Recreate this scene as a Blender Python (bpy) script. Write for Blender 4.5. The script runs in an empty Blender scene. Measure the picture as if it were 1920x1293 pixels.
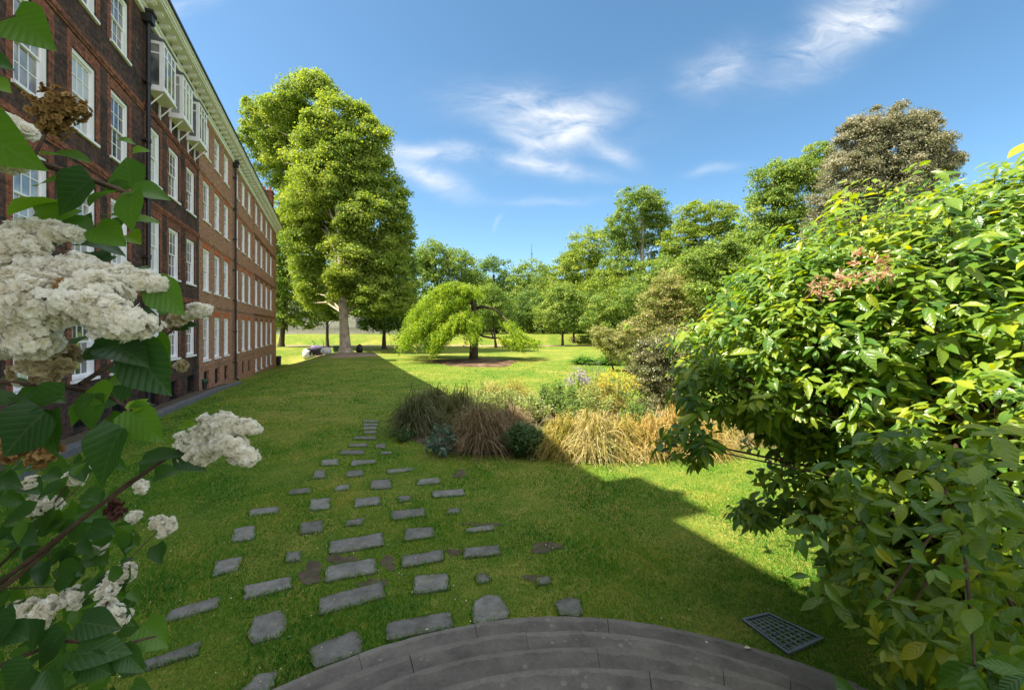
import bpy, math, random
import numpy as np
from mathutils import Vector
RNG = np.random.default_rng(7)
random.seed(7)
sc = bpy.context.scene
C = sc.collection
# ------------------------------------------------------------------ camera frame of reference
E = 2.4                 # eye height above the near lawn
F = 800.0               # focal length in photo pixels (1920 wide)
HX, HY = 960.0, 615.0   # principal point / horizon
def P(x, y, d):         # photo direction at a real distance d -> world point
    return np.array([(x-HX)/F*d, d, E-(y-HY)/F*d])
P0 = np.array([-6.2, 0.0])
TH = math.atan2(0.419, 1.0)
CT, ST = math.cos(TH), math.sin(TH)
KU = 1/CT               # facade length per metre of depth
FD = np.array([-ST, CT]); FN = np.array([CT, ST])
def smooth(a, b, x):
    t = np.clip((x-a)/(b-a), 0, 1); return t*t*(3-2*t)
def ground(x, y):
    x = np.asarray(x, float); y = np.asarray(y, float)
    base = -0.3*smooth(8, 30, y) + 1.68*smooth(69.5, 74.5, y)
    u = (x-P0[0])*FD[0] + (y-P0[1])*FD[1]
    v = (x-P0[0])*FN[0] + (y-P0[1])*FN[1]
    zf = u/KU
    tb = np.interp(zf, [-20, 0, 8, 19.6, 27, 35, 46, 58], [-.1, -.1, -.14, -.52, -.95, -1.25, -1.75, -.3])
    w = 1.5 + .10*np.clip(zf, 0, 60)
    k = 1-smooth(0.3, w+.3, v)
    k = k*(1-smooth(46, 58, zf))
    und = .02*np.sin(x*.7+1.3)*np.sin(y*.5+.4)*smooth(6, 12, y)
    return base + (tb-base)*k + und
def gz(x, y): return float(ground(x, y))
def G(px, py):          # where a photo direction meets the terrain
    d = F*E/(py-HY)
    for _ in range(30):
        X = (px-HX)/F*d
        d = .5*d + .5*F*(E-gz(X, d))/(py-HY)
    X = (px-HX)/F*d
    return np.array([X, d, gz(X, d)])
# ------------------------------------------------------------------ mesh helpers
class MB:
    def __init__(s): s.v = []; s.f = []; s.n = 0
    def add(s, v, f):
        s.v.extend([tuple(map(float, q)) for q in v]); s.f.extend([tuple(i+s.n for i in q) for q in f]); s.n = len(s.v)
    def box(s, a, b):
        x0, y0, z0 = a; x1, y1, z1 = b
        s.add([(x0,y0,z0),(x1,y0,z0),(x1,y1,z0),(x0,y1,z0),(x0,y0,z1),(x1,y0,z1),(x1,y1,z1),(x0,y1,z1)],
              [(0,3,2,1),(4,5,6,7),(0,1,5,4),(1,2,6,5),(2,3,7,6),(3,0,4,7)])
    def tube(s, pts, rad, n=8, cap=True):
        pts = [np.array(p, float) for p in pts]; k = len(pts)
        if np.isscalar(rad): rad = [rad]*k
        ref = np.array([.31, .17, .93]); vs = []
        for i, p in enumerate(pts):
            t = pts[min(i+1, k-1)]-pts[max(i-1, 0)]; t = t/(np.linalg.norm(t)+1e-9)
            a = np.cross(t, ref)
            if np.linalg.norm(a) < .2: a = np.cross(t, np.array([1., 0, 0]))
            a /= np.linalg.norm(a); b = np.cross(t, a)
            for j in range(n):
                q = 2*math.pi*j/n
                vs.append(p+rad[i]*(math.cos(q)*a+math.sin(q)*b))
        fs = [(i*n+j, i*n+(j+1) % n, (i+1)*n+(j+1) % n, (i+1)*n+j) for i in range(k-1) for j in range(n)]
        if cap: fs += [tuple(range(n-1, -1, -1)), tuple((k-1)*n+j for j in range(n))]
        s.add(vs, fs)
    def lathe(s, c, prof, n=16):      # prof: (r, z)
        vs = [(c[0]+r*math.cos(2*math.pi*j/n), c[1]+r*math.sin(2*math.pi*j/n), c[2]+z) for r, z in prof for j in range(n)]
        k = len(prof)
        fs = [(i*n+j, i*n+(j+1) % n, (i+1)*n+(j+1) % n, (i+1)*n+j) for i in range(k-1) for j in range(n)]
        fs += [tuple(range(n-1, -1, -1)), tuple((k-1)*n+j for j in range(n))]
        s.add(vs, fs)
    def prism(s, poly, z0, z1):       # poly of (x,y) ; z0/z1 scalars or lists
        k = len(poly)
        a = z0 if hasattr(z0, '__len__') else [z0]*k; b = z1 if hasattr(z1, '__len__') else [z1]*k
        vs = [(p[0], p[1], a[i]) for i, p in enumerate(poly)]+[(p[0], p[1], b[i]) for i, p in enumerate(poly)]
        ar = sum(poly[i][0]*poly[(i+1) % k][1]-poly[(i+1) % k][0]*poly[i][1] for i in range(k))
        fs = [tuple(range(k-1, -1, -1)), tuple(k+i for i in range(k))]+[(i, (i+1) % k, k+(i+1) % k, k+i) for i in range(k)]
        if ar < 0: fs = [q[::-1] for q in fs]
        s.add(vs, fs)
    def build(s, name, m, parent=None, smooth_=False, bevel=0):
        me = bpy.data.meshes.new(name); me.from_pydata(s.v, [], s.f); me.update()
        return link(name, me, m, parent, smooth_, bevel)
def link(name, me, m, parent=None, smooth_=False, bevel=0):
    if m is not None: me.materials.append(m)
    o = bpy.data.objects.new(name, me); C.objects.link(o)
    if parent is not None: o.parent = parent
    if smooth_: me.polygons.foreach_set('use_smooth', np.ones(len(me.polygons), bool))
    if bevel:
        b = o.modifiers.new('b', 'BEVEL'); b.width = bevel; b.segments = 2; b.limit_method = 'ANGLE'
    return o
def bulk(name, V, Fa, m, parent=None, tint=None, smooth_=False):   # V (n,3); Fa (k,3|4) ints; tint per face
    me = bpy.data.meshes.new(name); V = np.ascontiguousarray(V, np.float32); Fa = np.ascontiguousarray(Fa, np.int32)
    k, c = Fa.shape
    me.vertices.add(len(V)); me.vertices.foreach_set('co', V.ravel())
    me.loops.add(k*c); me.loops.foreach_set('vertex_index', Fa.ravel())
    me.polygons.add(k); me.polygons.foreach_set('loop_start', np.arange(0, k*c, c, dtype=np.int32))
    me.update(calc_edges=True); me.validate()
    if tint is not None:
        a = me.attributes.new('tint', 'FLOAT', 'FACE'); a.data.foreach_set('value', np.ascontiguousarray(tint, np.float32))
    return link(name, me, m, parent, smooth_)
def tag(o, label=None, cat=None, group=None, kind=None):
    if label: o['label'] = label
    if cat: o['category'] = cat
    if group: o['group'] = group
    if kind: o['kind'] = kind
    return o
def empty(name, loc, label=None, cat=None, group=None, rz=0):
    o = bpy.data.objects.new(name, None); C.objects.link(o); o.location = [float(q) for q in loc]; o.rotation_euler = (0, 0, rz)
    o.empty_display_size = .2
    return tag(o, label, cat, group)
def keep(o, root):      # parent a mesh built in world coordinates under an unrotated root
    o.parent = root; o.location = [-q for q in root.location]; return o
def unit(a): return a/(np.linalg.norm(a, axis=-1, keepdims=True)+1e-9)
def frames(nrm, tip):   # rotation matrices with columns side, tip, normal
    z = unit(nrm); y = unit(tip-(tip*z).sum(-1, keepdims=True)*z); x = np.cross(y, z)
    return np.stack([x, y, z], -1)
def scatter(T, TF, pos, R, s):
    T = np.asarray(T, float); TF = np.asarray(TF, int); N = len(pos); s = np.asarray(s, float)
    if s.ndim == 1: s = s[:, None]
    loc = T[None]*s[:, None, :] if s.shape[1] == 3 else T[None]*s[:, :, None]
    V = np.einsum('nij,nkj->nki', R, loc)+pos[:, None]
    Fa = (TF[None]+(np.arange(N)*len(T))[:, None, None]).reshape(-1, TF.shape[1])
    return V.reshape(-1, 3), Fa
def rdir(n, rng=RNG): return unit(rng.normal(size=(n, 3)))
# ------------------------------------------------------------------ leaf templates (length 1 along +y)
LEAF_LO = np.array([(0, 0, 0), (.34, .45, -.09), (0, 1, -.05), (-.34, .45, -.09)]); LEAF_LO_F = np.array([(0, 1, 2, 3)])
def leaf_template(widths, droop=.18, fold=.10, n=6, wave=0.):
    ts = np.linspace(0, 1, n); v = []
    for t, w in zip(ts, widths):
        zc = -droop*t*t
        v += [(-w, t, zc+fold*w/.3+wave*math.sin(9*t)), (-w*.5, t, zc+fold*w/.3*.45), (0, t, zc), (w*.5, t, zc+fold*w/.3*.45), (w, t, zc+fold*w/.3-wave*math.sin(9*t+1))]
    f = [(i*5+j, i*5+j+1, i*5+j+6, i*5+j+5) for i in range(n-1) for j in range(4)]
    return np.array(v), np.array(f)
OVATE = leaf_template([.02, .135, .20, .195, .105, .0], .24, .085, 6, .008)
HEART = leaf_template([.06, .30, .40, .41, .36, .28, .19, .10, .0], .22, .09, 9, .014)
for i_ in range(5): HEART[0][i_][1] -= 0
HEART[0][5][1] -= .14; HEART[0][9][1] -= .14; HEART[0][0][1] -= .02; HEART[0][4][1] -= .02
# ------------------------------------------------------------------ materials
def newmat(name):
    m = bpy.data.materials.new(name); m.use_nodes = True; nt = m.node_tree; nt.nodes.clear()
    return m, nt, nt.nodes, nt.links
def ramp(nd, cols):
    r = nd.new('ShaderNodeValToRGB'); e = r.color_ramp.elements
    while len(e) < len(cols): e.new(.5)
    for i, (p, c) in enumerate(cols): e[i].position = p; e[i].color = (*c, 1)
    return r
def noise(nd, lk, scale, detail=4, coord=None, rough=.55, dist=0):
    n = nd.new('ShaderNodeTexNoise'); n.inputs['Scale'].default_value = scale; n.inputs['Detail'].default_value = detail
    n.inputs['Roughness'].default_value = rough; n.inputs['Distortion'].default_value = dist
    if coord is not None: lk.new(coord, n.inputs['Vector'])
    return n
def pri(nd, rough=.6, spec=.3):
    p = nd.new('ShaderNodeBsdfPrincipled'); p.inputs['Roughness'].default_value = rough; p.inputs['Specular IOR Level'].default_value = spec
    return p
def leafmat(name, cols, trans=.45, tcol=(1.5, 1.35, .55), rough=.5, spec=.25, nscale=.4, vein=False):
    m, nt, nd, lk = newmat(name)
    at = nd.new('ShaderNodeAttribute'); at.attribute_name = 'tint'
    tc = nd.new('ShaderNodeTexCoord'); nz = noise(nd, lk, nscale, 3, tc.outputs['Object'])
    mx = nd.new('ShaderNodeMath'); mx.operation = 'MULTIPLY_ADD'; mx.inputs[1].default_value = .55
    sb = nd.new('ShaderNodeMath'); sb.operation = 'SUBTRACT'; sb.inputs[1].default_value = .5; lk.new(nz.outputs['Fac'], sb.inputs[0])
    lk.new(sb.outputs[0], mx.inputs[0]); lk.new(at.outputs['Fac'], mx.inputs[2])
    k = len(cols); rp = ramp(nd, [(i/(k-1), c) for i, c in enumerate(cols)]); lk.new(mx.outputs[0], rp.inputs[0])
    p = pri(nd, rough, spec); lk.new(rp.outputs[0], p.inputs['Base Color'])
    tr = nd.new('ShaderNodeBsdfTranslucent')
    mc = nd.new('ShaderNodeMix'); mc.data_type = 'RGBA'; mc.blend_type = 'MULTIPLY'; mc.inputs['Factor'].default_value = 1
    lk.new(rp.outputs[0], mc.inputs['A']); mc.inputs['B'].default_value = (*tcol, 1); lk.new(mc.outputs['Result'], tr.inputs['Color'])
    ms = nd.new('ShaderNodeMixShader'); ms.inputs[0].default_value = trans
    lk.new(p.outputs[0], ms.inputs[1]); lk.new(tr.outputs[0], ms.inputs[2])
    o = nd.new('ShaderNodeOutputMaterial'); lk.new(ms.outputs[0], o.inputs[0]); return m
def solid(name, cols, scale=8, rough=.7, spec=.3, bump=.0, bscale=None, detail=5, stretch=None, metal=0):
    m, nt, nd, lk = newmat(name)
    tc = nd.new('ShaderNodeTexCoord'); co = tc.outputs['Object']
    if stretch:
        mp = nd.new('ShaderNodeMapping'); mp.inputs['Scale'].default_value = stretch; lk.new(co, mp.inputs['Vector']); co = mp.outputs[0]
    nz = noise(nd, lk, scale, detail, co, .62)
    k = len(cols); rp = ramp(nd, [(.28+.44*i/max(1, k-1), c) for i, c in enumerate(cols)]); lk.new(nz.outputs['Fac'], rp.inputs[0])
    p = pri(nd, rough, spec); p.inputs['Metallic'].default_value = metal; lk.new(rp.outputs[0], p.inputs['Base Color'])
    if bump:
        n2 = noise(nd, lk, bscale or scale*4, 6, co, .65); b = nd.new('ShaderNodeBump'); b.inputs['Strength'].default_value = bump; b.inputs['Distance'].default_value = .02
        lk.new(n2.outputs['Fac'], b.inputs['Height']); lk.new(b.outputs[0], p.inputs['Normal'])
    o = nd.new('ShaderNodeOutputMaterial'); lk.new(p.outputs[0], o.inputs[0]); return m
def brickmat(name, c1, c2, mortar, stain, stain_amt=.5, stain_lo=.45):
    m, nt, nd, lk = newmat(name)
    tc = nd.new('ShaderNodeTexCoord'); sp = nd.new('ShaderNodeSeparateXYZ'); lk.new(tc.outputs['Object'], sp.inputs[0])
    ad = nd.new('ShaderNodeMath'); lk.new(sp.outputs[0], ad.inputs[0]); lk.new(sp.outputs[1], ad.inputs[1])
    cb = nd.new('ShaderNodeCombineXYZ'); lk.new(ad.outputs[0], cb.inputs[0]); lk.new(sp.outputs[2], cb.inputs[1])
    bt = nd.new('ShaderNodeTexBrick'); lk.new(cb.outputs[0], bt.inputs['Vector'])
    bt.inputs['Scale'].default_value = 1; bt.inputs['Brick Width'].default_value = .225; bt.inputs['Row Height'].default_value = .075
    bt.inputs['Mortar Size'].default_value = .007; bt.inputs['Mortar Smooth'].default_value = .3; bt.inputs['Bias'].default_value = -.1
    bt.inputs['Color1'].default_value = (*c1, 1); bt.inputs['Color2'].default_value = (*c2, 1); bt.inputs['Mortar'].default_value = (*mortar, 1)
    nz = noise(nd, lk, .9, 6, tc.outputs['Object'], .68); rp = ramp(nd, [(stain_lo, (0, 0, 0)), (stain_lo+.2, (1, 1, 1))]); lk.new(nz.outputs['Fac'], rp.inputs[0])
    n3 = noise(nd, lk, 9, 3, tc.outputs['Object'], .6)
    ml = nd.new('ShaderNodeMath'); ml.operation = 'MULTIPLY'; lk.new(rp.outputs[0], ml.inputs[0]); ml.inputs[1].default_value = stain_amt
    mx = nd.new('ShaderNodeMix'); mx.data_type = 'RGBA'; lk.new(ml.outputs[0], mx.inputs['Factor']); lk.new(bt.outputs['Color'], mx.inputs['A']); mx.inputs['B'].default_value = (*stain, 1)
    hs = nd.new('ShaderNodeHueSaturation'); lk.new(mx.outputs['Result'], hs.inputs['Color'])
    mr = nd.new('ShaderNodeMapRange'); lk.new(n3.outputs['Fac'], mr.inputs[0]); mr.inputs[1].default_value = .3; mr.inputs[2].default_value = .7; mr.inputs[3].default_value = .45; mr.inputs[4].default_value = 1.5
    lk.new(mr.outputs[0], hs.inputs['Value'])
    p = pri(nd, .85, .2); lk.new(hs.outputs[0], p.inputs['Base Color'])
    b = nd.new('ShaderNodeBump'); b.inputs['Strength'].default_value = .5; b.inputs['Distance'].default_value = .01; b.invert = True
    lk.new(bt.outputs['Fac'], b.inputs['Height']); lk.new(b.outputs[0], p.inputs['Normal'])
    o = nd.new('ShaderNodeOutputMaterial'); lk.new(p.outputs[0], o.inputs[0]); return m
M = {}
M['dark_brick'] = brickmat('dark_brick', (.125, .056, .042), (.036, .029, .029), (.078, .066, .058), (.018, .015, .015), .85, .45)
M['brown_brick'] = brickmat('brown_brick', (.42, .19, .115), (.25, .12, .08), (.33, .26, .19), (.15, .085, .06), .5, .5)
M['red_brick'] = brickmat('red_brick', (.27, .086, .048), (.12, .046, .031), (.25, .13, .09), (.07, .04, .033), .65, .48)
M['orange_brick'] = brickmat('orange_brick', (.52, .13, .045), (.42, .10, .04), (.36, .15, .08), (.2, .07, .04), .4, .55)
M['white_paint'] = solid('white_paint', [(.80, .78, .82), (.88, .86, .90)], 3, .45, .4)
M['cream_paint'] = solid('cream_paint', [(.74, .73, .74), (.83, .82, .83)], 2, .55, .3)
M['black_iron'] = solid('black_iron', [(.012, .013, .016), (.03, .03, .034)], 6, .45, .4, .2)
M['slate'] = solid('slate', [(.05, .055, .065), (.10, .105, .12)], 5, .6, .3, .3)
M['lead'] = solid('lead', [(.09, .10, .11), (.14, .15, .16)], 4, .6, .3)
def glassmat():
    m, nt, nd, lk = newmat('window_glass')
    oi = nd.new('ShaderNodeObjectInfo'); tc = nd.new('ShaderNodeTexCoord'); nz = noise(nd, lk, 1.2, 2, tc.outputs['Object'])
    mm = nd.new('ShaderNodeMath'); mm.operation = 'MULTIPLY_ADD'; lk.new(nz.outputs['Fac'], mm.inputs[0]); mm.inputs[1].default_value = .8; lk.new(oi.outputs['Random'], mm.inputs[2])
    rp = ramp(nd, [(.35, (.015, .017, .02)), (.75, (.06, .065, .07)), (1.0, (.42, .42, .40))]); lk.new(mm.outputs[0], rp.inputs[0])
    p = pri(nd, .04, .9); p.inputs['IOR'].default_value = 1.7; lk.new(rp.outputs[0], p.inputs['Base Color'])
    n2 = noise(nd, lk, 2.5, 1, tc.outputs['Object']); b = nd.new('ShaderNodeBump'); b.inputs['Strength'].default_value = .3; b.inputs['Distance'].default_value = .02
    lk.new(n2.outputs['Fac'], b.inputs['Height']); lk.new(b.outputs[0], p.inputs['Normal'])
    o = nd.new('ShaderNodeOutputMaterial'); lk.new(p.outputs[0], o.inputs[0]); return m
M['glass'] = glassmat()
M['dark_glass'] = solid('dark_glass', [(.006, .006, .007), (.012, .012, .013)], 3, .6, .1)
def stepmat():
    m, nt, nd, lk = newmat('step_stone')
    tc = nd.new('ShaderNodeTexCoord'); co = tc.outputs['Object']; oi = nd.new('ShaderNodeObjectInfo')
    n1 = noise(nd, lk, 3.2, 6, co, .7); n2 = noise(nd, lk, 55, 4, co, .7); n3 = noise(nd, lk, 7, 3, co, .6)
    r1 = ramp(nd, [(.3, (.085, .076, .068)), (.5, (.145, .132, .118)), (.72, (.21, .19, .168))]); lk.new(n1.outputs['Fac'], r1.inputs[0])
    sp = nd.new('ShaderNodeSeparateXYZ'); lk.new(co, sp.inputs[0]); cb = nd.new('ShaderNodeCombineXYZ'); lk.new(sp.outputs[0], cb.inputs[0]); lk.new(sp.outputs[1], cb.inputs[1])
    ln = nd.new('ShaderNodeVectorMath'); ln.operation = 'LENGTH'; lk.new(cb.outputs[0], ln.inputs[0])
    def mt(op, a, b=None, c=None):
        n = nd.new('ShaderNodeMath'); n.operation = op
        for i, q in enumerate((a, b, c)):
            if q is None: continue
            if hasattr(q, 'links'): lk.new(q, n.inputs[i])
            else: n.inputs[i].default_value = q
        return n.outputs[0]
    wear = None
    for r in (2.90, 2.54, 2.19, 1.85):
        d = mt('SUBTRACT', r, ln.outputs['Value']); g = mt('MULTIPLY', mt('LESS_THAN', d, mt('MULTIPLY_ADD', n3.outputs['Fac'], .09, .0)), mt('GREATER_THAN', d, -.04)); wear = g if wear is None else mt('ADD', wear, g)
    mx = nd.new('ShaderNodeMix'); mx.data_type = 'RGBA'; lk.new(mt('MULTIPLY', wear, .30), mx.inputs['Factor']); lk.new(r1.outputs[0], mx.inputs['A']); mx.inputs['B'].default_value = (.27, .25, .22, 1)
    vo = nd.new('ShaderNodeTexVoronoi'); vo.inputs['Scale'].default_value = 13; lk.new(co, vo.inputs['Vector']); n4 = noise(nd, lk, 2.1, 3, co, .6)
    li = mt('MULTIPLY', mt('LESS_THAN', vo.outputs['Distance'], mt('MULTIPLY_ADD', n4.outputs['Fac'], .9, -.33)), .55)
    mz = nd.new('ShaderNodeMix'); mz.data_type = 'RGBA'; lk.new(li, mz.inputs['Factor']); lk.new(mx.outputs['Result'], mz.inputs['A']); mz.inputs['B'].default_value = (.25, .24, .19, 1); mx = mz
    v = mt('ADD', mt('MULTIPLY_ADD', oi.outputs['Random'], .28, .58), mt('MULTIPLY', n2.outputs['Fac'], .5))
    hs = nd.new('ShaderNodeHueSaturation'); lk.new(mx.outputs['Result'], hs.inputs['Color']); lk.new(v, hs.inputs['Value'])
    p = pri(nd, .85, .2); lk.new(hs.outputs[0], p.inputs['Base Color'])
    b = nd.new('ShaderNodeBump'); b.inputs['Strength'].default_value = .5; b.inputs['Distance'].default_value = .01; lk.new(n2.outputs['Fac'], b.inputs['Height']); lk.new(b.outputs[0], p.inputs['Normal'])
    o = nd.new('ShaderNodeOutputMaterial'); lk.new(p.outputs[0], o.inputs[0]); return m
M['step_stone'] = stepmat()
def slabmat():
    m, nt, nd, lk = newmat('slab_stone'); tc = nd.new('ShaderNodeTexCoord'); co = tc.outputs['Object']; oi = nd.new('ShaderNodeObjectInfo')
    av = nd.new('ShaderNodeVectorMath'); av.operation = 'ADD'; lk.new(co, av.inputs[0]); cs = nd.new('ShaderNodeCombineXYZ')
    ms_ = nd.new('ShaderNodeMath'); ms_.operation = 'MULTIPLY'; lk.new(oi.outputs['Random'], ms_.inputs[0]); ms_.inputs[1].default_value = 37; lk.new(ms_.outputs[0], cs.inputs[0]); lk.new(cs.outputs[0], av.inputs[1]); c = av.outputs[0]
    n1 = noise(nd, lk, 7, 6, c, .7); n2 = noise(nd, lk, 60, 4, c, .7); n3 = noise(nd, lk, 4.5, 5, c, .7)
    r1 = ramp(nd, [(.3, (.115, .112, .10)), (.5, (.185, .18, .165)), (.7, (.255, .25, .23))]); lk.new(n1.outputs['Fac'], r1.inputs[0])
    r3 = ramp(nd, [(.55, (0, 0, 0)), (.72, (.7, .7, .7))]); lk.new(n3.outputs['Fac'], r3.inputs[0])
    mx = nd.new('ShaderNodeMix'); mx.data_type = 'RGBA'; lk.new(r3.outputs[0], mx.inputs['Factor']); lk.new(r1.outputs[0], mx.inputs['A']); mx.inputs['B'].default_value = (.10, .115, .05, 1)
    v = nd.new('ShaderNodeMath'); v.operation = 'MULTIPLY_ADD'; lk.new(oi.outputs['Random'], v.inputs[0]); v.inputs[1].default_value = .4; v2 = nd.new('ShaderNodeMath'); v2.operation = 'MULTIPLY_ADD'; lk.new(n2.outputs['Fac'], v2.inputs[0]); v2.inputs[1].default_value = .6; v2.inputs[2].default_value = .5; lk.new(v2.outputs[0], v.inputs[2])
    hs = nd.new('ShaderNodeHueSaturation'); lk.new(mx.outputs['Result'], hs.inputs['Color']); lk.new(v.outputs[0], hs.inputs['Value'])
    p = pri(nd, .88, .2); lk.new(hs.outputs[0], p.inputs['Base Color']); b = nd.new('ShaderNodeBump'); b.inputs['Strength'].default_value = .5; b.inputs['Distance'].default_value = .012; lk.new(n2.outputs['Fac'], b.inputs['Height']); lk.new(b.outputs[0], p.inputs['Normal'])
    o = nd.new('ShaderNodeOutputMaterial'); lk.new(p.outputs[0], o.inputs[0]); return m
M['slab_stone'] = slabmat()
M['kerb_stone'] = solid('kerb_stone', [(.10, .105, .118), (.17, .175, .19)], 4, .8, .2, .3, 40)
M['soil'] = solid('soil', [(.075, .062, .04), (.15, .125, .085)], 9, .95, .1, .8, 50)
M['mulch'] = solid('mulch', [(.05, .028, .018), (.10, .06, .04), (.30, .22, .14)], 1.2, .95, .1, .6, 20)
M['path_dirt'] = solid('path_dirt', [(.22, .15, .11), (.34, .26, .19)], 1.5, .95, .1, .3)
M['bark'] = solid('bark', [(.045, .032, .025), (.11, .085, .065)], 2.2, .9, .1, .9, 9, stretch=(1, 1, .3))
M['plane_bark'] = solid('plane_bark', [(.22, .17, .13), (.46, .38, .30), (.62, .55, .45)], 1.6, .85, .15, .5, 6)
M['twig'] = solid('twig', [(.05, .03, .022), (.12, .08, .055)], 14, .75, .2, .5)
M['pale_branch'] = solid('pale_branch', [(.14, .115, .10), (.30, .26, .23)], 2, .85, .1)
# ------------------------------------------------------------------ terraces of chambers
RZ = math.pi/2 + TH     # local x along the facade away from the viewer, local y into the building
W0 = 1.12
def window_meshes(w, h, rows=4, cols=3):
    fr = MB(); b = .105      # sash box
    fr.box((-w/2, .0, 0), (-w/2+b, .12, h)); fr.box((w/2-b, .0, 0), (w/2, .12, h))
    fr.box((-w/2+b, .0, h-b), (w/2-b, .12, h)); fr.box((-w/2+b, .0, 0), (w/2-b, .12, .07))
    iw = w-2*b; z0 = .07; z1 = h-b; zm = (z0+z1)/2
    # two sashes, lower one set deeper
    for (a, c, y) in ((zm-.02, z1, .045), (z0, zm+.02, .08)):
        fr.box((-iw/2, y, a), (-iw/2+.04, y+.03, c)); fr.box((iw/2-.04, y, a), (iw/2, y+.03, c))
        fr.box((-iw/2+.04, y, a), (iw/2-.04, y+.03, a+.045)); fr.box((-iw/2+.04, y, c-.045), (iw/2-.04, y+.03, c))
        x0 = -iw/2+.04; x1 = iw/2-.04; q0 = a+.045; q1 = c-.045
        for i in range(1, cols):
            x = x0+(x1-x0)*i/cols; fr.box((x-.011, y+.002, q0), (x+.011, y+.026, q1))
        for j in range(1, rows//2):
            z = q0+(q1-q0)*j/(rows//2); fr.box((x0, y+.004, z-.011), (x1, y+.024, z+.011))
    pn = MB(); pn.box((-iw/2+.03, .062, zm+.02), (iw/2-.03, .066, z1-.03)); pn.box((-iw/2+.03, .097, z0+.03), (iw/2-.03, .101, zm-.02))
    si = MB(); si.box((-w/2-.07, -.10, -.07), (w/2+.07, .13, -.003))
    return fr, pn, si
WPROTO = {}
def add_window(root, u, z, w, h, rows=4, cols=3):
    k = (round(w, 2), round(h, 2), rows, cols)
    if k not in WPROTO:
        fr, pn, si = window_meshes(w, h, rows, cols)
        o = fr.build('window', M['white_paint'], root); p = pn.build('pane', M['glass'], o); s = si.build('sill', M['white_paint'], o)
        WPROTO[k] = (o, p, s)
    else:
        src = WPROTO[k]; o = src[0].copy(); C.objects.link(o); o.parent = root
        for q in src[1:]:
            c = q.copy(); C.objects.link(c); c.parent = o
    o.location = (u, .035, z); return o
BPROTO = {}
def add_basement(root, u, z, w, h, white=False):
    if white:
        o = add_window(root, u, z, w, h, 2, 2); o.name = 'basement_window'; return
    k = (round(w, 2), round(h, 2))
    if k not in BPROTO:
        f = MB(); f.box((-w/2, .1, 0), (-w/2+.05, .15, h)); f.box((w/2-.05, .1, 0), (w/2, .15, h)); f.box((-w/2+.05, .1, h-.05), (w/2-.05, .15, h)); f.box((-w/2+.05, .1, 0), (w/2-.05, .15, .05))
        for i in range(1, 6): f.box((-w/2+w*i/6-.008, .09, .05), (-w/2+w*i/6+.008, .098, h-.05))
        o = f.build('basement_window', M['black_iron'], root); p = MB(); p.box((-w/2+.05, .14, .05), (w/2-.05, .145, h-.05)); p = p.build('pane', M['dark_glass'], o)
        BPROTO[k] = (o, p)
    else:
        s = BPROTO[k]; o = s[0].copy(); C.objects.link(o); o.parent = root; c = s[1].copy(); C.objects.link(c); c.parent = o
    o.location = (u, 0, z)
def wall_with_openings(mb, u0, u1, z0, z1, ops, depth=.17, y=0.):
    us = sorted(set([u0, u1]+[q for o in ops for q in o[:2]])); zs = sorted(set([z0, z1]+[q for o in ops for q in o[2:]]))
    for i in range(len(us)-1):
        for j in range(len(zs)-1):
            cu = (us[i]+us[i+1])/2; cz = (zs[j]+zs[j+1])/2
            if any(o[0] < cu < o[1] and o[2] < cz < o[3] for o in ops): continue
            mb.add([(us[i], y, zs[j]), (us[i+1], y, zs[j]), (us[i+1], y, zs[j+1]), (us[i], y, zs[j+1])], [(0, 1, 2, 3)])
    for a, b, c, d in ops:
        mb.add([(a, y, c), (b, y, c), (b, y, d), (a, y, d), (a, y+depth, c), (b, y+depth, c), (b, y+depth, d), (a, y+depth, d)],
               [(0, 4, 5, 1), (1, 5, 6, 2), (2, 6, 7, 3), (3, 7, 4, 0), (4, 7, 6, 5)])
def cornice(root, u0, u1, zb, name='cornice'):
    c = MB()
    c.box((u0, -.10, zb-.16), (u1, .05, zb-.003)); c.box((u0, -.14, zb), (u1, .05, zb+.10))
    c.box((u0, -.55, zb+.24), (u1, .05, zb+.30)); c.box((u0, -.60, zb+.303), (u1, -.10, zb+.40)); c.box((u0, -.66, zb+.403), (u1, -.10, zb+.46))
    o = c.build(name, M['cream_paint'], root)
    k = MB(); n = int((u1-u0)/.62)
    k.box((-.09, -.42, zb+.14), (.09, -.143, zb+.237)); k.box((-.075, -.36, zb+.10), (.075, -.143, zb+.138))
    b0 = k.build('bracket', M['cream_paint'], o)
    for i in range(n):
        q = b0 if i == 0 else b0.copy()
        if i: C.objects.link(q); q.parent = o
        q.location = (u0+(u1-u0)*(i+.5)/n, 0, 0)
    g = MB(); g.box((u0, -.72, zb+.463), (u1, -.58, zb+.55)); g.build('gutter', M['black_iron'], root)
DEPTH = 9.0
def roof(root, u0, u1, zb, hip1=False):
    r = MB(); z = zb+.47; a = math.tan(math.radians(40)); y0 = -.58; y1 = DEPTH+.3; ym = (y0+y1)/2; h = (ym-y0)*a
    e = u1-(ym-y0)*.8 if hip1 else u1
    v = [(u0, y0, z), (u1, y0, z), (u1, y1, z), (u0, y1, z), (u0, ym, z+h), (e, ym, z+h)]
    r.add(v, [(0, 1, 5, 4), (1, 2, 5), (2, 3, 4, 5), (0, 4, 3), (0, 3, 2, 1)]); r.build('roof', M['slate'], root)
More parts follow.
